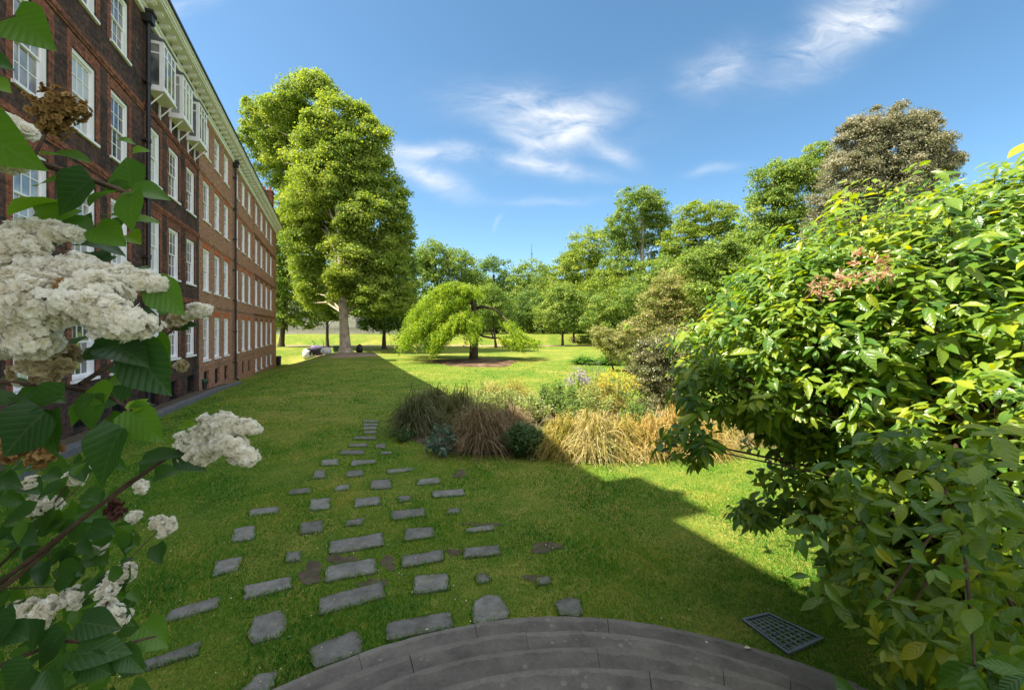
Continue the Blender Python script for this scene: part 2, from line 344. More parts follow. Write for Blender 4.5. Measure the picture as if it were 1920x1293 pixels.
def chimney(root, u0, u1, y0, y1, z0, z1, npot=3):
    c = MB(); c.box((u0, y0, z0), (u1, y1, z1)); c.box((u0-.05, y0-.05, z1-.45), (u1+.05, y1+.05, z1-.3)); c.box((u0-.08, y0-.08, z1), (u1+.08, y1+.08, z1+.12))
    o = c.build('chimney', M['red_brick'], root)
    for i in range(npot):
        p = MB(); q = y0+(y1-y0)*(i+.5)/npot
        p.lathe(((u0+u1)/2, q, z1+.12), [(.15, 0), (.12, .35), (.15, .5), (.11, .5)], 10); p.build('chimney_pot', M['terracotta'], o)
M['terracotta'] = solid('terracotta', [(.34, .11, .05), (.45, .17, .09)], 5, .8, .2)
def pipe(root, u, z0, z1):
    p = MB(); p.tube([(u, -.14, z0), (u, -.14, z1)], .065, 10)
    z = z0+1
    while z < z1-.5:
        p.tube([(u, -.14, z), (u, -.14, z+.12)], .088, 10); p.box((u-.14, -.14, z+.03), (u+.14, -.005, z+.08)); z += 1.9
    p.box((u-.15, -.28, z1-.35), (u+.15, -.01, z1)); p.box((u-.19, -.32, z1-.06), (u+.19, -.005, z1+.03))
    p.tube([(u, -.14, z0+.05), (u, -.3, z0-.05)], .07, 10)
    p.build('drainpipe', M['black_iron'], root)
# heights relative to the eye
ROWS_A = [(-1.25, .60), (1.78, 3.66), (4.80, 6.70), (8.03, 9.75)]
ROWS_B = [(-1.17, .70), (1.92, 3.82), (5.01, 6.87), (8.2, 9.95)]
ROWS_C = [(-1.55, .56), (1.81, 3.83), (5.20, 7.10), (8.35, 9.97)]
ZC = 10.36
def up(z): return E+z
def basewall(zf): return np.interp(zf, [-20, 0, 8, 19.6, 27, 35, 46, 58], [-.1, -.1, -.14, -.52, -.95, -1.25, -1.75, -.6])-E
dark = empty('brick_building', (P0[0], P0[1], 0), 'sooty dark brick terrace with red window dressings and three white oriel windows under its eaves', 'building', None, RZ)
brown = empty('brick_building', (P0[0], P0[1], 0), 'long brown brick terrace with orange flat arches over rows of white sash windows', 'building', None, RZ)
def section(root, mb, z0, z1, cols, rows, w, brickkey, dress, bz, oriel=False, bwhite=False, skip_rows=()):
    ops = []
    for c in cols:
        for r, (a, b) in enumerate(rows):
            if oriel and r == 3: continue
            ops.append((c*KU-w/2, c*KU+w/2, up(a), up(b)))
            add_window(root, c*KU, up(a), w, b-a)
        a, b = bz(c)
        ops.append((c*KU-.46, c*KU+.46, up(a), up(b))); add_basement(root, c*KU, up(a), .92, round(b-a, 1), bwhite)
    zb = up(min(basewall(z0), basewall(z1)))-.9
    # same breaks per row only: openings in one column differ per basement, so split basement strip by column
    main = [o for o in ops if o[3]-o[2] > 1.35]; base = [o for o in ops if o[3]-o[2] <= 1.35]
    wall_with_openings(mb, z0*KU, z1*KU, up(-1.8), up(ZC), main)
    edges = [z0*KU]+[(cols[i]+cols[i+1])/2*KU for i in range(len(cols)-1)]+[z1*KU]
    for i, o in enumerate(base):
        wall_with_openings(mb, edges[i], edges[i+1], zb, up(-1.8), [o])
    for c in cols:
        for r, (a, b) in enumerate(rows):
            if oriel and r == 3: continue
            u = c*KU; t = .30
            if dress == 'full':
                D['red'].box((u-w/2-.20, -.006, up(a)-.05), (u-w/2-.002, .05, up(b)+t)); D['red'].box((u+w/2+.002, -.006, up(a)-.05), (u+w/2+.20, .05, up(b)+t))
                if r < 3: D['red'].box((u-w/2-.002+.004, -.007, up(b)+.002), (u+w/2-.002, .05, up(b)+t))
            else:
                if r < 3:
                    vs = [(u-w/2+.004, -.008, up(b)+.002), (u+w/2-.004, -.008, up(b)+.002), (u+w/2+.13, -.008, up(b)+t), (u-w/2-.13, -.008, up(b)+t)]
                    am = MB(); am.add(vs+[(q[0], .03, q[2]) for q in vs], [(0, 1, 2, 3), (1, 0, 4, 5), (2, 1, 5, 6), (3, 2, 6, 7), (0, 3, 7, 4)]); am.build('flat_arch', M['orange_brick' if z1 < 40 else 'red_brick'], root)
D = {'red': MB(), 'arch': MB(), 'arch2': MB()}
zA0, zA1, zB1, zC1, zD1 = -9.0, 13.9, 19.7, 33.2, 46.0
mbd = MB()
colsA = [5.0, 6.88, 8.77, 10.63, 12.4]; colsB = [14.73, 16.6, 18.55]
bzd = lambda c: (max(-2.95, basewall(c)+.12), max(-2.95, basewall(c)+.12)+.72)
section(dark, mbd, zA0, zA1, colsA, ROWS_A, W0, 'dark_brick', 'full', lambda c: (-2.5, -1.95))
section(dark, mbd, zA1, zB1, colsB, ROWS_B, W0+.04, 'dark_brick', 'full', lambda c: (-2.8, -2.05), oriel=True)
D['red'].build('window_dressings', M['red_brick'], dark); D['red'] = MB()
def strings(root, u0, u1, zs, key):
    s = MB()
    for z in zs: s.box((u0, -.05, up(z)), (u1, .04, up(z)+.13)); s.box((u0, -.03, up(z)-.075), (u1, .04, up(z)-.003))
    s.build('string_course', M[key], root)
strings(dark, zA0*KU, zA1*KU, [1.1, 4.12, 7.12], 'red_brick'); strings(dark, (zA1)*KU+.02, zB1*KU, [1.15, 4.2, 7.3], 'red_brick')
# body of the dark block
ztop = up(ZC)+.47
mbd.add([(zA0*KU, 0, -2), (zA0*KU, DEPTH, -2), (zA0*KU, DEPTH, ztop), (zA0*KU, 0, ztop)], [(0, 1, 2, 3)])
mbd.add([(zA0*KU, DEPTH, -2), (zB1*KU, DEPTH, -2), (zB1*KU, DEPTH, ztop), (zA0*KU, DEPTH, ztop)], [(0, 1, 2, 3)])
mbd.build('wall', M['dark_brick'], dark)
cornice(dark, zA0*KU, zB1*KU-.003, up(ZC)); roof(dark, zA0*KU, zB1*KU-.003, up(ZC))
pipe(dark, 13.9*KU, basewall(13.9)+E+.2, up(ZC)-.05)
chimney(dark, 3.55*KU, 4.75*KU, .30, 1.2, up(ZC)+.3, up(ZC)+2.75, 2)
chimney(dark, -1.5*KU, -.4*KU, 2.5, 4.3, up(ZC)+1.5, up(ZC)+5.2)
# oriel windows
def oriel(u):
    w, h, p = 1.18, 1.62, .46; z = up(8.0)
    f = MB()
    def face(fn, width, cols):      # framed light built on a facet; fn maps (a, depth, z)
        def bx(a0, a1, c0, c1, d0=0., d1=.05):
            vs = [fn(a, d, c) for d in (d0, d1) for c in (c0, c1) for a in (a0, a1)]
            f.add(vs, [(0, 1, 3, 2), (5, 4, 6, 7), (1, 0, 4, 5), (2, 3, 7, 6), (0, 2, 6, 4), (3, 1, 5, 7)])
        bx(0, .075, 0, h); bx(width-.075, width, 0, h); bx(.075, width-.075, 0, .14); bx(.075, width-.075, h-.1, h)
        bx(.075, width-.075, h*.74, h*.74+.05, .005, .045)
        for i in range(1, cols): bx(width*i/cols-.03, width*i/cols+.03, .14, h-.1, .004, .046)
    face(lambda a, d, c: (u-w/2+a, -p+d, z+c), w, 3)
    face(lambda a, d, c: (u-w/2+d, -.005-a if False else -p+.05+a, z+c), p-.055, 1)
    face(lambda a, d, c: (u+w/2-d, -p+.05+a, z+c), p-.055, 1)
    o = f.build('oriel_window', M['white_paint'], dark)
    g = MB(); g.box((u-w/2+.02, -p+.022, z+.14), (u+w/2-.02, -p+.03, z+h-.1)); g.box((u-w/2+.022, -p+.06, z+.14), (u-w/2+.03, -.02, z+h-.1)); g.box((u+w/2-.03, -p+.06, z+.14), (u+w/2-.022, -.02, z+h-.1))
    g.build('pane', M['glass'], o)
    b = MB(); b.box((u-w/2-.03, -p-.03, z-.06), (u+w/2+.03, -.003, z-.003)); b.build('oriel_floor', M['cream_paint'], o)
    t = MB(); t.add([(u-w/2-.03, -p-.04, z+h+.003), (u+w/2+.03, -p-.04, z+h+.003), (u+w/2+.03, -.003, z+h+.003), (u-w/2-.03, -.003, z+h+.003), (u-w/2-.03, -p-.04, z+h+.05), (u+w/2+.03, -p-.04, z+h+.05), (u+w/2+.03, -.003, z+h+.3), (u-w/2-.03, -.003, z+h+.3)],
              [(0, 3, 2, 1), (4, 5, 6, 7), (0, 1, 5, 4), (1, 2, 6, 5), (3, 0, 4, 7)]); t.build('oriel_roof', M['lead'], o)
    for s in (-1, 1):
        k = MB(); x = u+s*(w/2-.12)
        k.box((x-.025, -.055, z-.6), (x+.025, -.003, z-.063)); k.tube([(x, -.05, z-.5), (x, -p*.85, z-.08)], .022, 6)
        k.build('bracket', M['white_paint'], o)
for c in colsB: oriel(c*KU)
# brown block
mbb = MB()
def bzc(c):
    t = np.interp(c, [20, 25, 27, 32], [-2.08, -2.15, -2.2, -2.35]); return (round(t-.85, 2), round(t, 2))
def bzD(c):
    t = np.interp(c, [34, 43], [-2.45, -2.6]); return (round(t-.95, 2), round(t, 2))
colsC = [20.87, 22.8, 24.75, 27.4, 29.45, 31.55]; colsD = [34.4, 36.95, 39.7, 42.5]
section(brown, mbb, zB1, zC1, colsC, ROWS_C, W0, 'brown_brick', 'arch', bzc)
section(brown, mbb, zC1, zD1, colsD, ROWS_C, 1.25, 'brown_brick', 'arch', bzD, bwhite=True)
strings(brown, zB1*KU+.003, zC1*KU-.06, [1.1, 4.2, 7.35, -1.86], 'brown_brick'); strings(brown, zC1*KU+.06, zD1*KU, [1.05, 4.2, 7.35], 'red_brick')
pb = MB(); pb.box((zC1*KU-.2, -.05, -3.2), (zC1*KU+.05, .05, up(ZC)-.17)); pb.box((zD1*KU-.75, -.04, -4), (zD1*KU+.02, .05, up(ZC)-.17)); pb.build('brick_pilaster', M['brown_brick'], brown)
u1 = zD1*KU
mbb.add([(u1, 0, -4), (u1, DEPTH, -4), (u1, DEPTH, ztop), (u1, 0, ztop)], [(0, 1, 2, 3)])
mbb.add([(zB1*KU, DEPTH, -4), (u1, DEPTH, -4), (u1, DEPTH, ztop), (zB1*KU, DEPTH, ztop)], [(0, 1, 2, 3)])
mbb.build('wall', M['brown_brick'], brown)
cornice(brown, zB1*KU, u1+.35, up(ZC)); roof(brown, zB1*KU, u1+.35, up(ZC), True)
pipe(brown, 26.4*KU, basewall(26.4)+E+.15, up(ZC)-.05)
chimney(brown, u1-.2, u1+1.0, .3, 1.4, -3, up(14.6), 2)
chimney(brown, 33.9*KU, 35.2*KU, 2.9, 3.9, up(ZC)+2.0, up(17.2), 2)
# ------------------------------------------------------------------ kerb strip along the wall
kb = MB(); zs = np.linspace(3, 24, 22)
for i in range(len(zs)-1):
    a, b = zs[i], zs[i+1]-.012/KU
    pa = [P0+FD*(a*KU)+FN*.62, P0+FD*(b*KU)+FN*.62, P0+FD*(b*KU)+FN*.90, P0+FD*(a*KU)+FN*.90]
    g4 = [basewall(a)+E, basewall(b)+E]*1; zt = [g4[0]+.14, g4[1]+.14, g4[1]+.14, g4[0]+.14]
    kb.prism(pa, [q-.5 for q in zt], zt)
tag(kb.build('kerb', M['kerb_stone'], None, bevel=.012), kind='structure')
st = MB()
for i in range(len(zs)-1):
    a, b = zs[i], zs[i+1]
    pa = [P0+FD*(a*KU)+FN*.0, P0+FD*(b*KU)+FN*.0, P0+FD*(b*KU)+FN*.618, P0+FD*(a*KU)+FN*.618]
    zt = [basewall(a)+E+.05, basewall(b)+E+.05]; st.prism(pa, [zt[0]-.4, zt[1]-.4, zt[1]-.4, zt[0]-.4], [zt[0], zt[1], zt[1], zt[0]])
tag(st.build('path', M['soil']), kind='structure')
# ------------------------------------------------------------------ terrain
def lawnmat():
    m, nt, nd, lk = newmat('lawn')
    tc = nd.new('ShaderNodeTexCoord'); co = tc.outputs['Object']
    n1 = noise(nd, lk, .22, 5, co, .6); n2 = noise(nd, lk, 2.2, 5, co, .7)
    mp = nd.new('ShaderNodeMapping'); mp.inputs['Scale'].default_value = (1, .55, 1); lk.new(co, mp.inputs['Vector']); n3 = noise(nd, lk, 42, 4, mp.outputs[0], .75)
    r1 = ramp(nd, [(.32, LAWN[0]), (.5, LAWN[1]), (.68, LAWN[2])])
    a = nd.new('ShaderNodeMath'); a.operation = 'MULTIPLY_ADD'; lk.new(n2.outputs['Fac'], a.inputs[0]); a.inputs[1].default_value = .45
    b = nd.new('ShaderNodeMath'); b.operation = 'MULTIPLY_ADD'; lk.new(n1.outputs['Fac'], b.inputs[0]); b.inputs[1].default_value = .55; b.inputs[2].default_value = 0; lk.new(b.outputs[0], a.inputs[2])
    lk.new(a.outputs[0], r1.inputs[0])
    mr = nd.new('ShaderNodeMapRange'); lk.new(n3.outputs['Fac'], mr.inputs[0]); mr.inputs[1].default_value = .25; mr.inputs[2].default_value = .75; mr.inputs[3].default_value = .5; mr.inputs[4].default_value = 1.45
    # faint mowing bands along the garden
    hs = nd.new('ShaderNodeHueSaturation'); lk.new(r1.outputs[0], hs.inputs['Color']); lk.new(mr.outputs[0], hs.inputs['Value'])
    p = pri(nd, .8, .08); lk.new(hs.outputs[0], p.inputs['Base Color'])
    bm = nd.new('ShaderNodeBump'); bm.inputs['Strength'].default_value = .6; bm.inputs['Distance'].default_value = .03; lk.new(n3.outputs['Fac'], bm.inputs['Height']); lk.new(bm.outputs[0], p.inputs['Normal'])
    o = nd.new('ShaderNodeOutputMaterial'); lk.new(p.outputs[0], o.inputs[0]); return m
LAWN = [(.045, .13, .016), (.145, .19, .028), (.32, .27, .07)]
M['lawn'] = lawnmat()
ys = np.concatenate([np.linspace(-18, 62, 200), np.linspace(62.4, 80, 60), 80*(1200/80.)**np.linspace(.02, 1, 26)])
xs = np.concatenate([-900*np.linspace(1, .12, 10)**2, np.linspace(-45, 45, 190), 900*np.linspace(.12, 1, 10)**2]); xs.sort()
XX, YY = np.meshgrid(xs, ys); ZZ = ground(XX, YY)-.03
V = np.stack([XX.ravel(), YY.ravel(), ZZ.ravel()], 1); nx = len(xs); ny = len(ys)
I = np.arange(ny*nx).reshape(ny, nx)
Fq = np.stack([I[:-1, :-1].ravel(), I[:-1, 1:].ravel(), I[1:, 1:].ravel(), I[1:, :-1].ravel()], 1)
tag(bulk('lawn', V, Fq, M['lawn'], smooth_=True), kind='structure')
# the terrain sheet itself lies 3 cm under ground(): the soil the grass grows from
def sheet(name, poly, m, dz, kind='structure'):     # flat irregular sheet following the terrain
    c = np.mean(poly, 0); vs = [(c[0], c[1], gz(*c)-.03+dz)]; n = len(poly); fs = []
    for r in (.35, .7, 1.):
        for p in poly:
            q = c+(np.array(p)-c)*r; vs.append((q[0], q[1], gz(*q)-.03+dz))
    for j in range(n): fs.append((0, 1+j, 1+(j+1) % n))
    o = MB()
    for r in range(2):
        for j in range(n): fs.append((1+r*n+j, 1+(r+1)*n+j, 1+(r+1)*n+(j+1) % n, 1+r*n+(j+1) % n))
    o.add(vs, fs); b = o.build(name, m); tag(b, kind=kind); return b
def blob_px(px, py, rx, ry, n=26, rag=.25):
    out = []; ph = RNG.uniform(0, 6, 3)
    for i in range(n):
        a = 2*math.pi*i/n; k = 1+rag*(math.sin(2*a+ph[0])*.4+math.sin(3*a+ph[1])*.35+math.sin(5*a+ph[2])*.25)
        g = G(px+rx*k*math.cos(a), max(py+ry*k*math.sin(a), HY+8)); out.append((g[0], g[1]))
    return out
# ------------------------------------------------------------------ semicircular stone steps
SC = np.array([.36, .43]); SR = [2.90, 2.54, 2.19, 1.85]
NOEX = []
joint_rng = np.random.default_rng(3)
steps_root = empty('stone_steps', (SC[0], SC[1], 0), 'worn grey semicircular stone steps fanning out onto the lawn', 'steps')
for k, r in enumerate(SR):
    inner = SR[k+1]-.25 if k < 3 else 0.
    nb = [7, 6, 6, 5][k]; cuts = sorted(list(np.linspace(8, 172, nb+1)+np.concatenate([[0], joint_rng.uniform(-7, 7, nb-1), [0]])))
    cuts[0] = -12; cuts[-1] = 192
    for i in range(nb):
        a0 = math.radians(cuts[i])+.0004; a1 = math.radians(cuts[i+1])-.0004; n = 16
        dr = joint_rng.uniform(-.008, .008); zt = .15*(k+1)+joint_rng.uniform(-.005, .005)
        poly = []
        for j in range(n+1):
            a = a0+(a1-a0)*j/n; w = .006*math.sin(9*a+k)+joint_rng.normal()*.0025
            poly.append(((r+dr+w)*math.cos(a), (r+dr+w)*math.sin(a)))
        ri = max(inner, .02)
        for j in range(n, -1, -1):
            a = a0+(a1-a0)*j/n; poly.append((ri*math.cos(a), ri*math.sin(a)))
        mb = MB(); mb.prism(poly, .15*k-.12, [zt]*len(poly))
        mb.build('step_block', M['step_stone'], steps_root, bevel=.0035)
# ------------------------------------------------------------------ stepping stones sunk in the grass (corners read in the photo, laid on the terrain)
def cr(q): return [(420+x/2.4264, 760+y/2.4264) for x, y in q]
STONES = [
 (1, cr([(632,64),(705,64),(705,74),(632,74)])), (2, cr([(632,80),(704,80),(702,88),(630,88)])), (3, cr([(630,93),(699,93),(697,106),(628,106)])), (4, cr([(634,113),(697,111),(696,124),(632,125)])),
 (5, cr([(590,138),(694,137),(693,151),(585,151)])), (6, cr([(568,171),(653,170),(652,183),(563,184)])), (6, cr([(688,172),(736,171),(736,191),(687,191)])),
 (7, cr([(530,199),(642,198),(640,219),(523,219)])), (7, cr([(708,207),(768,206),(764,217),(712,219)])),
 (8, cr([(442,243),(523,240),(518,268),(438,269)])), (8, cr([(580,246),(693,243),(692,258),(574,272)])),
 (9, cr([(410,294),(466,290),(463,325),(405,328)])), (9, cr([(560,295),(638,289),(637,316),(551,321)])), (9, cr([(742,289),(864,279),(858,291),(738,307)])),
 (11, cr([(300,382),(392,366),(398,392),(293,402)])), (11, cr([(510,362),(574,352),(574,378),(499,383)])), (11, cr([(668,337),(760,331),(763,370),(664,376)])), (11, cr([(880,333),(976,324),(983,349),(874,357)])),
 (12, cr([(120,467),(256,453),(250,481),(112,496)])), (12, cr([(390,424),(487,415),(485,464),(386,472)])), (12, cr([(593,420),(712,410),(714,445),(586,458)])), (12, cr([(790,410),(855,404),(852,425),(796,433)])), (12, cr([(942,386),(1089,375),(1097,403),(954,414)])),
 (14, cr([(44,556),(143,538),(138,600),(30,614)])), (14, cr([(345,532),(452,515),(449,567),(342,578)])), (14, cr([(556,518),(637,507),(634,533),(548,543)])), (14, cr([(760,476),(914,462),(917,496),(758,516)])), (14, cr([(1013,464),(1077,460),(1076,483),(1012,487)])),
 (15, [(403,1050),(455,1041),(446,1064),(397,1078)]), (15, cr([(282,664),(354,653),(348,697),(278,705)])), (15, cr([(478,612),(722,571),(730,630),(476,669)])), (15, cr([(822,555),(952,545),(960,590),(817,611)])), (15, cr([(1100,552),(1226,541),(1228,560),(1094,572)])),
 (17, cr([(90,818),(308,767),(313,818),(88,874)])), (17, cr([(466,728),(690,685),(698,752),(456,797)])), (17, cr([(803,680),(995,648),(1000,697),(808,731)])), (17, cr([(1090,644),(1255,627),(1262,668),(1088,688)])),
 (19, [(322,1140),(414,1114),(408,1136),(304,1164)]), (19, cr([(436,870),(722,794),(737,862),(424,948)])), (19, cr([(866,766),(1016,758),(1023,828),(864,848)])), (19, cr([(1143,762),(1190,756),(1216,775),(1205,794),(1150,800)])), (19, cr([(1420,778),(1480,770),(1490,800),(1422,808)])),
 (21, cr([(140,960),(240,928),(280,945),(282,1010),(250,1042),(130,1074),(104,1030)])), (21, cr([(740,982),(1030,927),(1046,1000),(735,1065)])), (21, cr([(1132,880),(1190,852),(1260,862),(1300,930),(1290,962),(1130,985)])), (21, cr([(1505,884),(1560,865),(1622,872),(1632,940),(1610,952),(1525,945)])),
 (22, [(228,1262),(268,1236),(378,1198),(372,1222),(270,1252)]), (22, cr([(390,1095),(590,1013),(630,1045),(632,1112),(420,1188),(395,1160)])), (22, [(448,1293),(480,1262),(520,1252),(514,1280),(498,1300)]),
]
rows = sorted(set(r for r, _ in STONES)); ORD = ['first', 'second', 'third', 'fourth', 'fifth', 'sixth', 'seventh', 'eighth', 'ninth', 'tenth', 'eleventh', 'twelfth', 'thirteenth', 'fourteenth', 'fifteenth', 'sixteenth', 'seventeenth', 'eighteenth', 'nineteenth', 'twentieth']
STPOLY = []
rs = np.random.default_rng(5)
for r, q in STONES:
    g = [G(*p) for p in q]; c2 = np.mean(g, 0)
    poly = []
    for i in range(len(g)):         # rounded, slightly ragged outline
        a = g[i-1]; b = g[i]; c = g[(i+1) % len(g)]
        poly.append(b+(a-b)*.10); poly.append(b+(a-b)*.02+(c-b)*.02); poly.append(b+(c-b)*.10)
        for t in (.35, .65): poly.append(b+(c-b)*t+rs.normal(size=3)*np.array([.005, .005, 0]))
    mates = sorted([k for k in STONES if k[0] == r], key=lambda k: np.mean([p[0] for p in k[1]]))
    idx = [m[1] is q for m in mates].index(True); row = ORD[len(rows)-1-rows.index(r)]
    W = max(np.linalg.norm(g[1]-g[0]), .01); L = max(np.linalg.norm(g[-1]-g[0]), .01); asp = W/L
    shape = 'rounded' if len(q) > 5 else ('oblong' if asp > 1.75 else ('small square' if W < .34 else 'squarish'))
    where = '' if len(mates) == 1 else (' at the left end' if idx == 0 else (' at the right end' if idx == len(mates)-1 else ' %s from the left' % ORD[idx]))
    mb = MB(); zt = [gz(p[0], p[1])-.007+rs.normal()*.001 for p in poly]
    tl = rs.normal(size=2)*.012
    zt = [z+tl[0]*(p[0]-c2[0])+tl[1]*(p[1]-c2[1]) for z, p in zip(zt, poly)]
    mb.prism([(p[0]-c2[0], p[1]-c2[1]) for p in poly], [z-.09 for z in zt], zt)
    o = mb.build('stepping_stone', M['slab_stone'], bevel=.003); o.location = (c2[0], c2[1], 0)
    tag(o, '%s grey stepping stone%s of the %s row from the steps' % (shape, where, row), 'stepping stone', 'stepping stones in the lawn')
    STPOLY.append(np.array([(p[0], p[1]) for p in poly]))
# bare soil where feet and stones have worn the turf
SOIL = []
for (px, py, rx, ry) in [(583, 1070, 22, 20), (640, 1044, 26, 9), (728, 1050, 13, 14), (1023, 1021, 26, 11), (852, 1030, 14, 7), (700, 1088, 30, 7), (862, 886, 13, 7), (905, 979, 34, 4), (1010, 1080, 24, 8)]:
    b = blob_px(px, py, rx, ry, rag=.5); SOIL.append(np.array(b)); sheet('bare_soil', b, M['soil'], .006)
b = blob_px(890, 679, 86, 7.5, 40, .25); SOIL.append(np.array(b)); sheet('mulch_bed', b, M['mulch'], .012)
b = blob_px(648, 665, 60, 5, 30, .2); sheet('bare_soil', b, M['path_dirt'], .008)
# gravel path across the far end of the lawn
pm = MB(); xs2 = np.linspace(-60, 60, 61)
vs = [(x, y, gz(x, y)-.03+.014) for y in (64.0, 66.0, 68.2) for x in xs2]
pm.add(vs, [(r*61+i, r*61+i+1, (r+1)*61+i+1, (r+1)*61+i) for r in range(2) for i in range(60)])
tag(pm.build('path', M['path_dirt']), kind='structure')
# planting bed soil
bed = [G(*p) for p in [(752,815),(780,790),(860,772),(960,765),(1080,765),(1180,765),(1300,770),(1440,785),(1470,830),(1380,835),(1300,854),(1130,860),(1010,852),(900,850),(820,842)]]
BED = np.array([(p[0], p[1]) for p in bed]); sheet('planting_bed', [tuple(p) for p in BED], M['soil'], .010)
def in_poly(X, Y, poly):
    ins = np.zeros(len(X), bool); mn = poly.min(0); mx = poly.max(0)
    sel = np.where((X > mn[0]) & (X < mx[0]) & (Y > mn[1]) & (Y < mx[1]))[0]
    if len(sel) == 0: return ins
    x = X[sel]; y = Y[sel]; r = np.zeros(len(sel), bool); n = len(poly); j = n-1
    for i in range(n):
        xi, yi = poly[i]; xj, yj = poly[j]
        c = ((yi > y) != (yj > y)) & (x < (xj-xi)*(y-yi)/(yj-yi+1e-12)+xi); r ^= c; j = i
    ins[sel] = r; return ins
# ------------------------------------------------------------------ grass blades
M['grass'] = leafmat('grass', [(.018, .125, .013), (.052, .23, .02), (.165, .32, .036), (.42, .39, .12)], .45, (1.9, 1.4, .4), .6, .12, .35)
def blades(name, N, y0, y1, rng, hmin, hmax, wk):
    # depth density ~ 1/d so that it falls off with distance
    u = rng.random(N); Y = y0*(y1/y0)**u; X = (rng.random(N)*2-1)*(Y*1.24+.35)
    v = (X-P0[0])*FN[0]+(Y-P0[1])*FN[1]; ok = v > .95
    ok &= np.hypot(X-SC[0], Y-SC[1]) > SR[0]+.005
    for q in STPOLY: ok &= ~in_poly(X, Y, (q-q.mean(0))*.95+q.mean(0))
    for q in SOIL: ok &= ~(in_poly(X, Y, q) & (rng.random(N) < .88))
    ok &= ~in_poly(X, Y, BED)
    X = X[ok]; Y = Y[ok]; n = len(X); Z = ground(X, Y)-.032
    h = rng.uniform(hmin, hmax, n)*(.8+.4*np.sin(X*2.1+Y*1.3)*np.sin(Y*1.9-X)); w = wk*np.maximum(Y, 3)
    ang = rng.uniform(0, 2*np.pi, n); lean = rng.uniform(.35, 1.35, n)*h; la = rng.uniform(0, 2*np.pi, n)
    B = np.stack([X, Y, Z], 1); s = np.stack([np.cos(ang), np.sin(ang), np.zeros(n)], 1)*w[:, None]
    top = B+np.stack([np.cos(la)*lean, np.sin(la)*lean, h], 1)
    mid = B+np.stack([np.cos(la)*lean*.35, np.sin(la)*lean*.35, h*.6], 1)
    V = np.stack([B-s, B+s, mid+s*.7, top, mid-s*.7], 1).reshape(-1, 3)
    k = np.arange(n)*5
    Fa = np.concatenate([np.stack([k, k+1, k+2, k+4], 1), np.stack([k+4, k+2, k+3, k+3], 1)])
    Fa3 = np.concatenate([np.stack([k, k+1, k+2], 1), np.stack([k, k+2, k+4], 1), np.stack([k+4, k+2, k+3], 1)])
    u_ = (X*FN[0]+Y*FN[1]); patch = sum(a*np.sin(X*fx+px)*np.sin(Y*fy+py) for a, fx, px, fy, py in [(.14, .9, .5, .7, 0), (.15, 2.3, 1., 1.9, 2.), (.13, 5.1, .3, 4.3, 1.), (.08, 9.7, 2., 8.9, .4)])
    t = np.clip(rng.normal(.45, .17, n)+patch+.06*np.sign(np.sin(u_*5.2)), 0, 1)
    dry = rng.random(n) < .05+.12*(patch > .18); t[dry] = 1
    return bulk(name, V, Fa3, M['grass'], None, np.concatenate([t, t, t]))
tag(blades('grass', 330000, 2.0, 11., np.random.default_rng(11), .022, .045, .00075), kind='stuff')
tag(blades('grass', 110000, 11., 34., np.random.default_rng(12), .025, .05, .00085), kind='stuff')
# ------------------------------------------------------------------ drain grate, petals, small things on the lawn
gq = [G(*p) for p in [(1390,1156),(1440,1144),(1545,1192),(1478,1222)]]
c0 = np.mean(gq, 0); c0[2] -= .045; root = empty('drain_grate', c0, 'square blue-grey metal drain grate lying in the grass beside the steps', 'drain grate')
e1 = gq[1]-gq[0]; e2 = gq[3]-gq[0]; e1b = gq[2]-gq[3]; e2b = gq[2]-gq[1]
def gp(s, t): return gq[0]*(1-s)*(1-t)+gq[1]*s*(1-t)+gq[2]*s*t+gq[3]*(1-s)*t
def strip(mb, a, b, c, d, z0, z1):
    vs = [tuple(np.append(p[:2]-c0[:2], 0)+np.array([0, 0, z])) for z in (z0, z1) for p in (a, b, c, d)]
    mb.add(vs, [(0, 3, 2, 1), (4, 5, 6, 7), (0, 1, 5, 4), (1, 2, 6, 5), (2, 3, 7, 6), (3, 0, 4, 7)])
M['grate'] = solid('grate', [(.11, .12, .135), (.19, .205, .225)], 9, .5, .5, .3, 40, metal=.2)
fm = MB()
strip(fm, gp(0, 0), gp(1, 0), gp(1, .05), gp(0, .05), -.05, .035); strip(fm, gp(0, .95), gp(1, .95), gp(1, 1), gp(0, 1), -.05, .035)
strip(fm, gp(0, .05), gp(.06, .05), gp(.06, .95), gp(0, .95), -.05, .034); strip(fm, gp(.94, .05), gp(1, .05), gp(1, .95), gp(.94, .95), -.05, .034); fm.build('frame', M['grate'], root)
bm = MB()
for i in range(1, 7):
    s = i/7; strip(bm, gp(s-.022, .05), gp(s+.022, .05), gp(s+.022, .95), gp(s-.022, .95), -.02, .026)
for i in range(1, 10):
    s = i/10; strip(bm, gp(.06, s-.016), gp(.94, s-.016), gp(.94, s+.016), gp(.06, s+.016), -.02, .023)
bm.build('bars', M['grate'], root)
pm = MB(); strip(pm, gp(.03, .03), gp(.97, .03), gp(.97, .97), gp(.03, .97), -.06, -.045); pm.build('pit', M['black_iron'], root)
M['petal'] = solid('petal', [(.62, .55, .33), (.72, .68, .5)], 20, .7, .2)
def petal(p, s, lab):
    a = RNG.uniform(0, 6); V = OVATE[0]*np.array([1.6, 1, 1.2])*s; ca, sa = math.cos(a), math.sin(a)
    V = np.stack([V[:, 0]*ca-V[:, 1]*sa, V[:, 0]*sa+V[:, 1]*ca, V[:, 2]+.28*s], 1)
    o = bulk('fallen_petal', V, OVATE[1], M['petal'], None, np.full(len(OVATE[1]), .5)); o.location = p; tag(o, lab, 'petal')
def on_step(px, py, k):
    z = .15*(k+1)+.006; d = F*(E-z)/(py-HY); return ((px-HX)/F*d, d, z)
